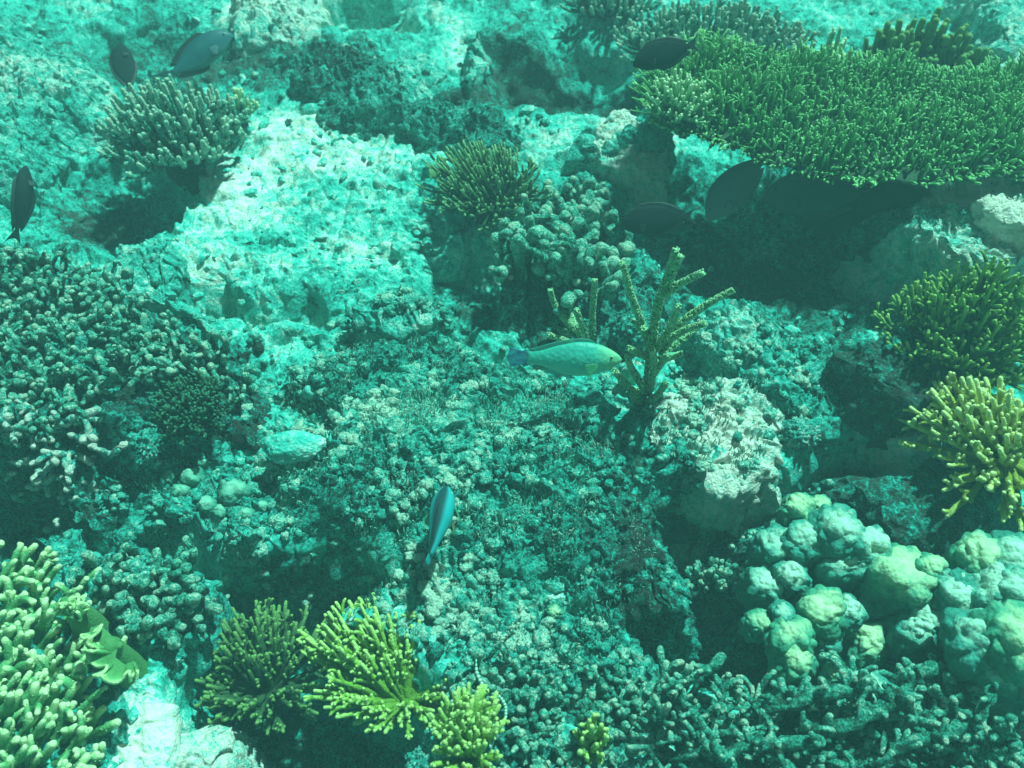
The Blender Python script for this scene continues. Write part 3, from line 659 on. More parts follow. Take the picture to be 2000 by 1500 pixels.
# pale finger coral at the lower left corner
RUFF_Z = .19
def finger_coral():
    pts = [(-150,1150),(30,1110),(95,1160),(150,1230),(215,1290),(270,1330),(235,1400),(160,1430),(130,1600),(-150,1600)]
    poly = gpoly(pts, .08); c = poly.mean(0); root = empty('finger_coral', (c[0], c[1], height(*c)[0]), 'dense pale yellow green finger coral filling the bottom left corner', 'coral'); B = Branches(); L = []
    lo, hi = poly.min(0), poly.max(0)
    for yy in np.arange(lo[1], hi[1], .029):
        for xx in np.arange(lo[0], hi[0], .029):
            q = (xx+rng.normal(0, .008), yy+rng.normal(0, .008))
            if sdpoly(np.array(q[0]), np.array(q[1]), poly) > 0 and all(math.hypot(q[0]+.05-w[0], q[1]+.03-w[1]) > rr for w, rr in ((P(147, 1195, RUFF_Z), .05), (P(232, 1285, RUFF_Z), .075))): L.append(q)
    L.sort(key=lambda q: math.hypot(q[0]+.6, q[1]-1.0))
    for xx, yy in L:
        a = np.array([xx, yy, height(xx, yy)[0]-.01]); l = rng.uniform(.075, .125)
        d = unit([.60+rng.normal(0, .2), .42+rng.normal(0, .2), .75]); s = B.new()
        w = rng.uniform(.75, 1.25)
        p = curve(a, a+d*l, rng.normal(0, .006, 3), 7, .002); add_tube(s, p, .0110*w, .0074*w, 8, .24, 80., 12, .0034)
        for q in range(rng.integers(0, 3)):
            i = rng.integers(2, 6); sd = unit(rng.normal(size=3)*[1, 1, .3]+d*1.6); add_tube(s, curve(p[i], p[i]+sd*l*.42, d*.004, 5), .0085*w, .0065*w, 7, .22, 85., 4, .003, t0=.4)
    B.build(root, M_FING)
finger_coral()
# clubs and stubs on crusted ground
def stubs(name, label, cat, pts, n, ln, r, mat, tilt=(0, 0, 1), spread=.5, zoff=0., k=6, noise=.28, group=None, base=None, most=100, seed=0, heads=1.0, forks=0):
    poly = gpoly(pts, zoff); lo, hi = poly.min(0), poly.max(0); c = poly.mean(0)
    root = empty(name, (c[0], c[1], height(*c)[0]), label, cat, group); B = Branches(); L = []
    area_k = 0
    while len(L) < n and area_k < 40*n:
        area_k += 1; q = rng.uniform(lo, hi)
        if sdpoly(np.array(q[0]), np.array(q[1]), poly) > 0 and all((q[0]-w[0])**2+(q[1]-w[1])**2 > (r*1.5)**2 for w in L): L.append(q)
    L.sort(key=lambda q: q[1])
    for xx, yy in L:
        z = height(xx, yy)[0]; a = np.array([xx, yy, z-.02]); l = rng.uniform(.6, 1.25)*ln; rr = rng.uniform(.75, 1.25)*r
        d = unit(np.array(tilt, dtype=float)+rng.normal(0, spread, 3)*[1, 1, .4]); s = B.new()
        p = curve(a, a+d*(l+.02), rng.normal(0, .12*l, 3), k+4, rr*.3)
        R0 = rr*.8; V, F, T = tubes(p[None], (np.linspace(.85, heads, k+4)*rr)[None], 12, noise, .8/r, rng.integers(999)); s.add(V[0], F, T)
        for q in range(forks):
            i = rng.integers(3, k+3); sd = unit(rng.normal(size=3)*[1, 1, .5]+d*.7)
            add_tube(s, curve(p[i], p[i]+sd*l*rng.uniform(.3, .6), d*.1*l, 7), rr*.85, rr*.75, 9, noise, .8/r, t0=.45)
    if base:
        V, F, T = lump((c[0], c[1], root.location[2]+base[2]*.3), base, seed, 4, .25, 1.6, .15, 4, .05); mk('base', V-np.array(root.location), F, mat, root, {'t': T*.3})
    B.build(root, mat, most=most); return root
stubs('club_coral', 'knobby coral of thick pale topped clubs at the centre, left of the crescent tailed surgeonfish', 'coral',
      [(1010,545),(995,500),(1030,455),(1110,430),(1180,470),(1195,520),(1170,570),(1100,590)], 95, .15, .0150, M_KNOB, (0, -.1, 1), .33, .05, heads=1.3, forks=1, base=(.13, .11, .06), seed=41)
stubs('club_coral', 'low heap of grey brown clubs behind the brownish fan coral', 'coral',
      [(1050,380),(1110,350),(1190,370),(1195,420),(1130,430),(1060,420)], 48, .09, .013, M_KNOB, (0, 0, 1), .4, .05, heads=1.2, seed=43)
stubs('dead_coral_thicket', 'brown thicket of algae coated coral stubs with bright tips on the left edge', 'coral',
      [(-60,520),(110,500),(230,560),(330,640),(440,690),(480,740),(400,760),(250,760),(150,830),(60,860),(-60,900)], 420, .075, .0085, M_KNOB, (0, -.1, 1), .55, .12, heads=1.1, forks=2, noise=.3, seed=45)
stubs('dead_coral_thicket', 'twisted crusted branches hanging over the black hollow on the left edge', 'coral',
      [(-40,800),(60,800),(150,790),(200,840),(160,880),(60,890),(-40,900)], 44, .10, .0095, M_CRUST, (.1, -.6, .5), .45, .12, heads=1., forks=2, seed=47)
stubs('crusted_finger_coral', 'stubby crusted fingers with white tips above the dark hollow at lower left', 'coral',
      [(150,1090),(260,1070),(390,1085),(405,1140),(370,1215),(290,1225),(210,1190)], 95, .075, .0105, M_KNOB, (.25, -.45, .8), .35, .04, heads=1.05, forks=1, noise=.26, seed=49)
stubs('dead_coral_thicket', 'tangle of crusted dead branches with bright tips along the bottom right edge', 'coral',
      [(1260,1400),(1340,1370),(1450,1430),(1640,1370),(1800,1340),(1880,1410),(1960,1470),(2000,1530),(1300,1530)], 230, .11, .0085, M_KNOB, (.2, .1, .6), .75, .05, heads=.9, forks=3, noise=.3, seed=51)
stubs('dead_coral_thicket', 'turf coated coral stubs around the banded pipefish on the bottom edge', 'coral',
      [(900,1320),(1000,1330),(1100,1310),(1230,1320),(1250,1400),(1200,1530),(1000,1530),(990,1420),(890,1380)], 210, .05, .0075, M_KNOB, (0, 0, 1), .6, .04, heads=1.1, forks=1, noise=.3, seed=53)
# long crusted arms at the bottom right
def arms():
    root = empty('crusted_branch_coral', on(1640, 1430), 'long crusted coral arms with spiky yellow tips at the bottom right', 'coral'); B = Branches()
    for pts, z0, z1, r in (([(1560,1440),(1650,1420),(1720,1390),(1770,1345),(1820,1305)], 0.12, 0.20, .021), ([(1470,1390),(1560,1370),(1640,1345),(1700,1340)], 0.11, 0.18, .022), ([(1330,1360),(1380,1430),(1430,1500)], 0.13, 0.16, .013),
                           ([(1740,1460),(1830,1440),(1900,1420),(1940,1350)], 0.12, 0.22, .018), ([(1850,1460),(1920,1470),(1985,1455)], 0.12, 0.20, .017), ([(1300,1345),(1360,1320),(1410,1290)], 0.13, 0.18, .016), ([(1380,1480),(1500,1450),(1600,1450)], 0.12, 0.16, .018), ([(1900,1440),(1950,1440),(1975,1405)], 0.15, 0.25, .014)):
        n = len(pts); q = np.array([P(a, b, z0+(z1-z0)*i/(n-1)) for i, (a, b) in enumerate(pts)]); u = np.linspace(0, n-1, 16)
        q = np.stack([np.interp(u, np.arange(n), q[:, j]) for j in range(3)], 1)+rng.normal(0, .003, (16, 3))
        s = B.new(); V, F, T = tubes(q[None], np.full((1, 16), r*.74), 12, .35, 38., rng.integers(99)); s.add(V[0], F, .62+.2*T)
        for w in range(14):
            i = rng.integers(1, 16); sd = unit(rng.normal(size=3)+[0, 0, .9]); add_tube(s, curve(q[i], q[i]+sd*r*rng.uniform(1.3, 2.2), (0, 0, 0), 4), r*.5, r*.35, 7, .3, 60., t0=.5)
    B.build(root, M_KNOB)
arms()

# rounded lobe corals
def lobes(label, L, group=None):
    root = None
    for i, (px, py, rp, z, ym) in enumerate(L):
        z = z*1.6-.03; p = P(px, py, z); k = mpp(p); r = rp*k*1.04
        if root is None:
            root = empty('lobe_coral', (p[0], p[1], height(p[0], p[1])[0]), label, 'coral', group)
        sp = Soup(); V, F, T = lump(p-np.array([0, 0, r*.45]), (r, r*1.0, r*.9), 100+i*3+len(L), 5, .27, 1.3, .13, 2.6, .032, down=1.3); sp.add(V, F, T)  # top light put into the colour: pale crowns, darker lower faces
        sp.build('lobe', M_LOBE_Y if ym else M_LOBE, root)
    return root
lobes('large cluster of rounded turquoise and yellowish lobes standing in the crevice at lower right',
 [(1650,1090,50,.05,0),(1560,990,32,.06,1),(1602,985,26,.05,1),(1640,1030,52,.08,0),(1700,1060,45,.07,0),(1520,1062,46,.04,0),(1572,1052,42,.06,0),(1500,1140,42,.02,0),(1545,1120,36,.04,0),(1630,1100,40,.02,0),(1610,1185,46,.06,1),(1655,1190,36,.04,0),
  (1770,1120,66,.06,1),(1800,1160,44,.05,0),(1730,1150,50,.02,0),(1482,1215,26,.04,1),(1545,1235,42,.06,1),(1560,1280,40,.05,1),(1530,1195,22,.06,0),(1615,1240,34,.03,0),(1700,1250,42,.0,1),(1790,1225,40,.04,0),(1820,1105,26,.08,1),(1730,1210,34,-.02,0),(1580,1170,34,-.02,0),(1660,1140,40,-.03,0),(1810,1210,36,.05,0)])
lobes('tall heap of bright lobes on the right edge at lower right, sunlit almost white',
 [(1940,1150,60,.1,0),(1925,1080,50,.1,1),(1985,1085,52,.1,0),(1880,1160,52,.08,0),(1900,1200,46,.06,1),(1985,1150,48,.12,0),(1930,1240,66,.12,0),(1990,1240,70,.15,1),(1980,1310,70,.1,0),(1920,1290,44,.08,0),(1870,1340,40,.04,1),(1850,1360,34,.03,0),(1950,1370,30,.03,0),(2060,1180,80,.12,0),(2070,1300,80,.1,0)])
lobes('low pair of bright rounded lobes in front of the turquoise lobe cluster at lower right', [(1640,1315,30,.06,1),(1690,1345,44,.06,0),(1655,1350,40,.05,0),(1730,1360,34,.04,0)])
# smooth round knobs on the ledge at the left
KN = [(402,905,15),(458,965,30),(330,930,15),(375,935,22),(425,930,13),(345,995,18),(480,1005,15),(355,962,17),(515,990,12),(405,990,17),(432,1000,14)]
for i, (a, b, r) in enumerate(KN):
    p = on(a, b); k = mpp(p)*r; V, F, T = lump(p+np.array([0, 0, k*.2]), (k*1.05, k, k*.95), 200+i, 4, .28, 1.3, .10, 3, .03); s = Soup(); s.add(V-p, F, T)
    o = s.build('knob_coral', M_BULB); o.location = p
    lb = {0: 'round smooth green knob topmost on the left ledge, above the largest knob', 1: 'largest smooth round knob coral on the left ledge, split by a crease'}.get(i, 'small smooth round knob coral growing on the pale ledge at left')
    tag(o, lb, 'coral', 'smooth knob corals on the left ledge')
# round turf covered knob behind the staghorn
def boulder(name, label, cat, px, py, r, mat, sq=(1, 1, .9), seed=0, z=.3, knob=.12, sub=5, t=None):
    p = on(px, py); k = mpp(p)*r; V, F, T = lump(np.array([0, 0, k*z]), (k*sq[0], k*sq[1], k*sq[2]), seed, sub, .18, 1.4, knob, 5, .06)
    s = Soup(); s.add(V, F, T*0+t if t is not None else T); o = s.build(name, mat); o.location = p; return tag(o, label, cat)
boulder('mossy_coral', 'rounded turf covered coral head between the two staghorn corals', 'coral', 1232, 655, 38, M_CRUST, seed=61, t=.48)
boulder('stone', 'smooth pale wedge shaped stone lying left of the central slab', 'stone', 575, 885, 56, M_STONE, (1.05, .62, .42), 62, .35, .03)
boulder('stone', 'small pale oblong stone on the sand under the upper left bushy coral', 'stone', 400, 328, 24, M_STONE, (1, .5, .4), 63, .2, .05, 3)
boulder('stone', 'small pale angular stone at the back of the sunlit sand', 'stone', 612, 218, 22, M_STONE, (1, .6, .5), 64, .2, .08, 3)
boulder('stone', 'yellowish nodule on the turf slab near the bottom centre', 'stone', 1082, 1195, 15, M_LOBE_Y, (1, 1, .7), 65, .0, .3, 4)
boulder('stone', 'pale round nodule near the left edge of the turf slab', 'stone', 607, 768, 15, M_STONE, (1, 1, .9), 66, .3, .1, 3)
boulder('mossy_coral', 'pale mossy green lump between the ruffled coral and the olive coral', 'coral', 325, 1290, 34, M_CRUST, (1, .9, .6), 67, .2, .15, 5, .56)
boulder('mossy_coral', 'bright mossy lump on the bottom edge left of the small lime yellow coral', 'coral', 835, 1490, 38, M_CRUST, (1, .9, .7), 68, .2, .15, 5, .66)
boulder('mossy_coral', 'yellow green mossy lump on the ledge beside the smooth knobs', 'coral', 290, 870, 34, M_CRUST, (.8, 1.2, .8), 69, .2, .2, 5, .58)
boulder('mossy_coral', 'small pale knob on the crest right of the bright crusty rock head', 'coral', 1560, 850, 34, M_CRUST, (1, 1, .8), 70, .2, .2, 5, .66)

# ruffled corals: thick wavy leaves
def ruffle(label, pts, foot, seed, folds, wd):
    q = np.array([P(x_, y_, RUFF_Z-.03) for x_, y_ in pts]); p = P(foot[0], foot[1], RUFF_Z-.03); g = height(p[0], p[1])[0]
    root = empty('ruffled_coral', (p[0], p[1], g), label, 'coral', 'ruffled leaf corals'); L = np.array(root.location)
    n = 60*len(pts); m = 14; u = np.linspace(0, len(pts)-1, n); c = np.stack([np.interp(u, np.arange(len(pts)), q[:, j]) for j in range(3)], 1)
    for _ in range(60): c[1:-1] = (c[:-2]+2*c[1:-1]+c[2:])/4
    tg = np.gradient(c, axis=0); tg[:, 2] = 0; tg /= np.linalg.norm(tg, axis=1, keepdims=True); nr = np.stack([tg[:, 1], -tg[:, 0], 0*u], 1)
    s_ = np.linspace(0, 1, n); f = 2*math.pi*folds*(s_+.035*np.sin(s_*17+seed)+.02*np.sin(s_*41+seed)); am = .75+.5*n2(s_*9, s_*0+seed, seed); ln = 1+.35*n2(s_*6+seed, s_*0, seed+2)
    G = np.zeros((m, n, 3))
    for i in range(m):
        v = i/(m-1); w = v**1.4
        G[i] = c + nr*(wd*(v*.95*ln+w*.42*am*np.sin(f)))[:, None] + tg*(wd*.40*w*am*np.cos(f*1.0+.6))[:, None]
        G[i, :, 2] += wd*(.55*v*v+.34*w*am*np.cos(f)+.10*w*np.sin(f*2.3))
    V, F = sheet(G, np.linspace(.009, .0065, m)[:, None]*np.ones((1, n)))
    mk('frill', V-L, F, M_RUFF, root, {'t': np.tile(np.repeat(np.linspace(0, 1, m), n), 2)})
    off = np.array([0, 0, RUFF_Z-.03-g]); sp = Soup(); add_tube(sp, np.array([off*0-[0, 0, .02], off*.5, off-[0, 0, .004]]), .045, .022, 12, .15, 30., t1=.2); c0 = c[n//2]-L; add_tube(sp, np.array([off*.6, (off+c0)*.5-[0, 0, .01], c0]), .02, .012, 8, .1, 30., t1=.2)
    mk('stalk', np.concatenate(sp.V), [np.concatenate(f_) for f_ in sp.F.values()], M_RUFF, root, {'t': np.concatenate(sp.T)})
ruffle('small ruffled yellow green leaf coral at the upper edge of the pale finger coral', [(158,1215),(130,1205),(128,1175),(145,1160),(168,1172)], (145, 1190), 4, 6, .034)
ruffle('large ruffled yellow green leaf coral beside the pale finger coral at lower left', [(178,1228),(195,1222),(215,1238),(232,1262),(225,1285),(245,1300),(262,1292)], (212, 1262), 9, 8, .044)

# ------------------------------------------------------------------ fish
def fish_mat(name, back, side, belly, spec=.35, rough=.45, scales=0., head=None, bp=(.68, .95)):
    m, t, bs = nodes(name); v = attr(t, 'v')
    c = ramp(t, v, [(.0, belly), (.32, side), (bp[0], side), (bp[1], back)])
    if head:
        mx = N(t, 'ShaderNodeMix'); mx.data_type = 'RGBA'; f = N(t, 'ShaderNodeMapRange'); f.inputs[1].default_value = .32; f.inputs[2].default_value = .12; t.links.new(attr(t, 't'), f.inputs[0])
        t.links.new(f.outputs[0], mx.inputs[0]); t.links.new(c, mx.inputs[6]); mx.inputs[7].default_value = (*head, 1); c = mx.outputs[2]
    t.links.new(c, bs.inputs['Base Color']); bs.inputs['Roughness'].default_value = rough; bs.inputs['Specular IOR Level'].default_value = spec
    if scales:
        vo = N(t, 'ShaderNodeTexVoronoi'); vo.inputs['Scale'].default_value = scales; t.links.new(coords(t), vo.inputs['Vector']); bump(t, vo.outputs['Distance'], bs, .4, .003)
        m2 = N(t, 'ShaderNodeMix'); m2.data_type = 'RGBA'; m2.blend_type = 'MULTIPLY'; m2.inputs[0].default_value = .18; t.links.new(c, m2.inputs[6]); t.links.new(ramp(t, vo.outputs['Distance'], [(.2, (1, 1, 1)), (.75, (.45, .55, .5))]), m2.inputs[7]); t.links.new(m2.outputs[2], bs.inputs['Base Color'])
    return m
def plain(name, col, rough=.5, trans=0.):
    m, t, bs = nodes(name); n = noise_node(t, coords(t), 60, 3); bs.inputs['Roughness'].default_value = rough
    c = ramp(t, n, [(.3, tuple(x*.8 for x in col)), (.7, col)]); t.links.new(c, bs.inputs['Base Color'])
    if trans: bs.inputs['Alpha'].default_value = 1-trans
    return m
M_EYE = plain('eye_black', (.006, .008, .01), .15); M_IRIS = plain('eye_ring', (.30, .42, .30), .3); M_DFIN = plain('dark_fin', (.012, .018, .022), .6)
def fish(label, pos, L, fwd, up, top, bot, wid, mat, fin_mat, tail='truncate', tail_mat=None, dorsal=(.28, .9, .10), anal=(.55, .9, .08), pect=.18, pect_mat=None, pelvic=0., pelvic_mat=None, bend=0., eye=(.13, .35, .018), name='reef_fish', cat='fish', iris=None, tail_k=1.):
    """body profile: lists of (s, value) along the body, snout s=0 to tail root s=1, in body lengths"""
    fwd = unit(fwd); up = unit(np.asarray(up)-fwd*np.dot(up, fwd)); lat = np.cross(up, fwd)
    root = empty(name, pos, label, cat)
    def W(sx, sy, sz):                   # local (from snout back, lateral, vertical) -> offset from the root
        sx = np.asarray(sx, dtype=float); ly = sy+bend*np.clip(sx-.3, 0, 2)**2
        return (np.multiply.outer((.45-sx)*L, fwd)+np.multiply.outer(ly*L, lat)+np.multiply.outer(np.asarray(sz, dtype=float)*L, up))
    def prof(pr):
        a = np.array(pr); u = np.linspace(0, 1, 200); y = np.interp(u, a[:, 0], a[:, 1])
        for _ in range(3): y[1:-1] = (np.convolve(y, np.ones(13)/13, 'same')*1)[1:-1] if False else np.convolve(np.pad(y, 6, 'edge'), np.ones(13)/13, 'valid')[1:-1]
        return lambda s: np.interp(s, u, y)
    T_, B_, W_ = prof(top), prof(bot), prof(wid)
    S = np.concatenate([np.linspace(0, .08, 6)[:-1]**1, np.linspace(.08, 1, 40)]); n = 28; th = np.arange(n)*2*math.pi/n
    V = []; v = []; tt = []
    for s in S:
        zt, zb, w = T_(s), B_(s), W_(s); k = min(1., math.sqrt(max(s, .0)/.03+.02)) if s < .03 else 1.
        zc = (zt+zb)/2; zh = (zt-zb)/2*k; w = w*k
        zz = zc+zh*np.sin(th); yy = w*np.sign(np.cos(th))*np.abs(np.cos(th))**.9
        V.append(W(np.full(n, s), yy, zz)); v.append(np.sin(th)*.5+.5); tt.append(np.full(n, s))
    V = np.concatenate(V); k = len(S); i = np.arange(k-1)[:, None]*n; j = np.arange(n)[None]; jn = (j+1) % n
    F = np.stack([i+j, i+jn, i+n+jn, i+n+j], -1).reshape(-1, 4)
    caps = [np.arange(n)[None, ::-1], (np.arange(n)+(k-1)*n)[None]]
    mk('body', V, [F]+caps, mat, root, {'v': np.concatenate(v), 't': np.concatenate(tt)})
    def fin(nm, A, Bp, rows, fm, th0=.006):
        A = np.asarray(A); Bp = np.asarray(Bp); G = np.stack([A+(Bp-A)*q for q in np.linspace(0, 1, rows)])
        V, F = sheet(G, L*np.linspace(th0*2, th0*.6, rows)[:, None]*np.ones((1, len(A)))); return mk(nm, V, F, fm, root, {'t': np.tile(np.repeat(np.linspace(0, 1, rows), len(A)), 2), 'v': np.full(len(V), .5)})
    def ridge(nm, rng_, h, sign):
        s = np.linspace(rng_[0], rng_[1], 26); u = (s-rng_[0])/(rng_[1]-rng_[0]); base = T_(s) if sign > 0 else B_(s)
        hh = h*np.clip(np.minimum(u/.12, 1), 0, 1)**.6*(1-.25*u)*np.clip((1.04-u)/.10, 0, 1)**.5
        fin(nm, W(s, 0*s, base-sign*.012), W(s+.05*u+.02, 0*s, base+sign*(hh+.002)), 5, fin_mat)
    if dorsal: ridge('dorsal_fin', dorsal[:2], dorsal[2], 1)
    if anal: ridge('anal_fin', anal[:2], anal[2], -1)
    q = np.linspace(-1, 1, 21); zt, zb = T_(1.), B_(1.); zc = (zt+zb)/2; zh = (zt-zb)/2
    if tail == 'truncate': ln = .19+.015*np.cos(q*3); hh = .105
    elif tail == 'fork': ln = .13+.20*np.abs(q)**1.5; hh = .15
    elif tail == 'lunate': ln = .09+.12*np.abs(q)**2; hh = .15
    else: ln = .16-.03*q**2; hh = .09
    ln = ln*tail_k; hh = hh*tail_k
    fin('tail_fin', W(np.full(21, .975), 0*q, zc+q*zh*.9), W(1+ln, 0*q, zc+q*hh), 7, tail_mat or fin_mat, .005)
    for sd in (-1, 1):
        s0 = .27; w = W_(s0)*.93; z0 = T_(s0)*.1+B_(s0)*.42
        if pect:
            f = np.linspace(-.5, .55, 9); ca, sa = math.cos(.55), math.sin(.55)
            A = W(np.full(9, s0)+.012*f, np.full(9, sd*w), z0+.035*f)
            d = np.stack([np.cos(f*.9-.45)*pect, sd*(.35+.15*f)*pect, np.sin(f*.9-.45)*pect], 1)*(1-.35*np.abs(f))[:, None]
            fin('pectoral_fin', A, A-np.multiply.outer(d[:, 0]*L, fwd)+np.multiply.outer(d[:, 1]*L, lat)+np.multiply.outer(d[:, 2]*L, up), 5, pect_mat or fin_mat, .004)
        if pelvic:
            f = np.linspace(0, 1, 7); A = W(.32+.03*f, np.full(7, sd*W_(.32)*.35), np.full(7, B_(.32)*.93))
            fin('pelvic_fin', A, A-np.multiply.outer((1-.55*f)*pelvic*L, fwd)+np.multiply.outer(np.full(7, sd*.25*pelvic*L), lat)-np.multiply.outer(np.full(7, .35*pelvic*L), up), 4, pelvic_mat or fin_mat, .004)
        es, ez, er = eye; zt, zb = T_(es), B_(es); zz = zb+(zt-zb)*(.5+ez*.5); a = math.asin(max(-.95, min(.95, ez*.9))); w = W_(es)*math.cos(a)
        Vi, Fi = ico(3); ctr = W(np.array(es), sd*w*.92, np.array(zz))
        e = mk('eye', Vi*[er*L]*np.array([1, 1, 1])*1.0+ctr, Fi, iris or M_IRIS, root)
        pc = ctr+lat*sd*er*L*.5
        mk('pupil', Vi*er*L*.62+pc, Fi, M_EYE, e)
    return root
def cam_dir(dx, dy, depth):             # picture right, picture up, away from the camera
    return CRT*dx+CUP*dy+CFW*depth
TB = [(0,-.005),(.03,.03),(.1,.075),(.2,.12),(.35,.16),(.5,.16),(.7,.12),(.88,.065),(1,.06)]
BB = [(0,-.02),(.03,-.045),(.1,-.085),(.2,-.12),(.35,-.155),(.5,-.16),(.7,-.12),(.88,-.06),(1,-.055)]
WB = [(0,.012),(.05,.04),(.15,.075),(.3,.09),(.5,.085),(.75,.045),(1,.015)]
M_PARROT = fish_mat('parrotfish_skin', (.03,.38,.30), (.07,.58,.47), (.22,.52,.42), .3, .5, 90., (.24,.60,.33))
M_PFIN = plain('parrotfish_fin', (.04,.32,.26), .5, .35); M_PTAIL = plain('blue_tail_fin', (.04,.20,.42), .5, .45); M_PECT = plain('green_pectoral_fin', (.10,.46,.22), .5, .5)
p = P(1132, 700, .30)
fish('green parrotfish with a blue tail gliding right over the central slab', p, 215*mpp(p)*.87, cam_dir(1, -.0, .05), cam_dir(.03, .93, -.3), [(a, b*1.12) for a, b in TB], [(a, b*1.2) for a, b in BB], WB, M_PARROT, M_PFIN, 'truncate', M_PTAIL, (.25,.92,.035), (.5,.9,.03), .16, M_PECT, .10, M_PFIN, .05, (.125,.35,.018), name='parrotfish')
M_BLUE = fish_mat('blue_wrasse_skin', (.012,.05,.06), (.010,.33,.36), (.04,.42,.40), .1, .6, bp=(.88, .98))
M_GFIN = plain('pale_green_fin', (.05,.42,.22), .5, .35); M_CREAM = plain('cream_fin', (.68,.70,.38), .5)
p = P(862, 1008, .20)
fish('blue fish with a dark back seen from above, heading away over the slab', p, .185, (.10, 1, .05), (-.22, -.05, 1), TB, [(a, b*.9) for a, b in BB], [(a, b*1.75) for a, b in WB], M_BLUE, M_DFIN, 'round', M_BLUE, (.3,.95,.03), (.55,.9,.04), .26, M_GFIN, .30, M_CREAM, .12, (.14,.3,.02), cat='fish', tail_k=.8)
M_SURG = fish_mat('dark_surgeonfish_skin', (.010,.016,.020), (.013,.020,.024), (.016,.024,.026), .1, .75)
TS = [(0,-.03),(.04,.03),(.12,.13),(.25,.20),(.45,.225),(.65,.20),(.82,.12),(.93,.05),(1,.045)]
BS = [(0,-.06),(.04,-.09),(.12,-.14),(.25,-.20),(.45,-.225),(.65,-.20),(.82,-.12),(.93,-.05),(1,-.045)]
WS = [(0,.012),(.05,.035),(.15,.06),(.3,.075),(.5,.07),(.75,.035),(1,.012)]
p = P(1268, 430, .22)
fish('dark surgeonfish with a crescent tail left of the big shadow, facing left', p, 128*mpp(p), cam_dir(-1, -.08, .05), cam_dir(-.05, 1, -.25), TS, BS, WS, M_SURG, M_DFIN, 'lunate', None, (.2,.93,.05), (.4,.93,.05), .12, None, 0, None, 0, (.13,.4,.014), name='surgeonfish', iris=M_DFIN, tail_k=.9)
M_SHADEF = fish_mat('veiled_surgeonfish_skin', (.12,.14,.15), (.13,.15,.15), (.14,.16,.15), .1, .8); M_SFIN = plain('grey_fin', (.10,.12,.13), .7)  # dark skin and fins greyed: the water's veil is in the colour
p = P(1425, 378, .18)
fish('dark grey fish nosing down out of the shadow below the table coral rim', p, 150*mpp(p), cam_dir(-.70, -.70, .1), cam_dir(-.62, .75, -.2), TS, BS, WS, M_SHADEF, M_SFIN, 'round', None, (.2,.93,.04), (.4,.93,.04), .12, None, 0, None, 0, (.13,.4,.014), name='surgeonfish', iris=M_DFIN)
p = P(1575, 380, .04)
fish('largest dark fish deep in the shade beneath the table coral, tail to the right', p, 190*mpp(p), cam_dir(-1, .05, .1), cam_dir(.05, 1, -.25), TS, BS, WS, M_SHADEF, M_SFIN, 'truncate', None, (.2,.93,.06), (.4,.93,.06), .12, None, 0, None, 0, (.13,.4,.014), name='surgeonfish', iris=M_DFIN)
p = P(1285, 108, .56)
fish('dark rounded fish at the top beside the left tip of the table coral', p, 115*mpp(p), cam_dir(-.93, -.25, .1), cam_dir(-.2, 1, -.2), TS, BS, WS, M_SURG, M_DFIN, 'lunate', None, (.2,.93,.05), (.4,.93,.05), .12, None, 0, None, 0, (.13,.4,.014), name='surgeonfish', iris=M_DFIN)
p = P(240, 122, .26)
fish('dark oval fish nosing up above the upper left bushy coral', p, 98*mpp(p), cam_dir(-.30, .92, .2), cam_dir(-.9, -.3, -.25), TS, BS, WS, M_SURG, M_DFIN, 'round', None, (.2,.93,.04), (.4,.93,.04), .12, None, 0, None, 0, (.13,.4,.014), name='surgeonfish', iris=M_DFIN, tail_k=.8)
M_GREY = fish_mat('grey_blue_skin', (.02,.075,.10), (.035,.13,.16), (.08,.22,.22), .25, .5)
p = P(400, 98, .32)
fish('grey blue fish with a deeply forked tail climbing right at upper left', p, 138*mpp(p), cam_dir(.78, .62, .1), cam_dir(-.6, .78, -.25), [(a, b*.9) for a, b in TS], [(a, b*.9) for a, b in BS], WS, M_GREY, M_DFIN, 'fork', plain('grey_tail_fin', (.02,.05,.07), .5, .35), (.3,.9,.05), (.5,.9,.05), .16, plain('grey_fin', (.03,.10,.12), .5, .4), 0, None, 0, (.10,.3,.02))
p = P(48, 375, .24)
fish('slim dark fish curving downwards on the left edge', p, 128*mpp(p), cam_dir(-.12, 1, .2), cam_dir(-.55, -.1, -.8), [(a, b*.62) for a, b in TS], [(a, b*.62) for a, b in BS], WS, M_SURG, M_DFIN, 'lunate', None, (.2,.93,.05), (.4,.93,.05), .12, None, 0, None, .55, (.13,.4,.014), name='surgeonfish', iris=M_DFIN)
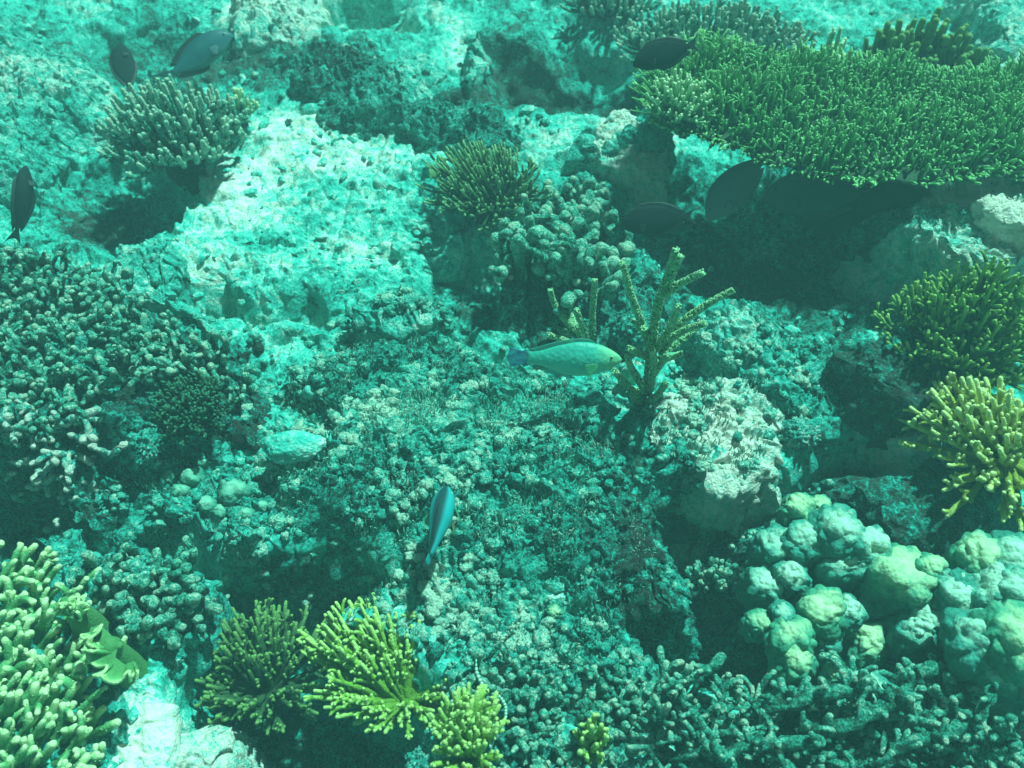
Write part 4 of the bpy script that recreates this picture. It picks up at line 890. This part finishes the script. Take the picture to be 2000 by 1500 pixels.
# banded pipefish draped over the stubs
def pipefish():
    m, t, bs = nodes('pipefish_skin'); f = math_node(t, 'FRACT', math_node(t, 'MULTIPLY', attr(t, 't'), 26)); n = noise_node(t, coords(t), 160, 3)
    c = ramp(t, math_node(t, 'ADD', f, math_node(t, 'MULTIPLY', math_node(t, 'SUBTRACT', n, .5), .5)), [(.18, (.04,.10,.08)), (.34, (.28,.55,.42)), (.8, (.42,.66,.50)), (.95, (.08,.25,.19))]); t.links.new(c, bs.inputs['Base Color'])
    px = [(930,1285),(930,1312),(940,1335),(958,1352),(978,1362),(988,1380),(988,1400),(982,1420),(975,1432)]
    q = []
    for a, b in px:
        q.append(P(a, b, .12))
    q = np.array(q); q[:, 2] = np.convolve(np.pad(q[:, 2], 1, 'edge'), [.25, .5, .25], 'valid')
    u = np.linspace(0, len(px)-1, 60); q = np.stack([np.interp(u, np.arange(len(px)), q[:, j]) for j in range(3)], 1)
    for _ in range(4): q[1:-1] = (q[:-2]+2*q[1:-1]+q[2:])/4
    root = empty('pipefish', q[30], 'thin pale banded pipefish curved across the crusted stubs at bottom centre', 'fish')
    s = np.linspace(0, 1, 60); R = .0044*np.interp(s, [0, .06, .09, .14, .3, .7, 1], [.35, .4, .75, .9, 1., .8, .35])
    V, F, T = tubes(q[None], R[None], 10); mk('body', V[0]-q[30], F, m, root, {'t': T})
    d = unit(q[-1]-q[-3]); sd = np.cross(d, [0, 0, 1.]); G = np.array([[q[-1]+d*a*.014+sd*b*(.002+.004*a)-q[30] for b in (-1, -.3, .3, 1)] for a in (0, .5, 1)])
    V, F = sheet(G, .001); mk('tail_fin', V, F, m, root, {'t': np.full(len(V), .5)})
pipefish()

# ------------------------------------------------------------------ hazy water
V = np.array([(x, y, z) for z in (-2.2, 2.35) for y in (-42, 42) for x in (-42, 42)], dtype=float)
F = np.array([[0, 2, 3, 1], [4, 5, 7, 6], [0, 1, 5, 4], [2, 6, 7, 3], [0, 4, 6, 2], [1, 3, 7, 5]])
hm = bpy.data.materials.new('hazy_water'); hm.use_nodes = True; ht = hm.node_tree; ht.nodes.clear()
pv = ht.nodes.new('ShaderNodeVolumePrincipled'); pv.inputs['Density'].default_value = .037; pv.inputs['Color'].default_value = (.56, .88, .96, 1); pv.inputs['Anisotropy'].default_value = .0
ho = ht.nodes.new('ShaderNodeOutputMaterial'); ht.links.new(pv.outputs[0], ho.inputs['Volume'])
tag(mk('haze', V, F, hm, smooth=False), kind='stuff')
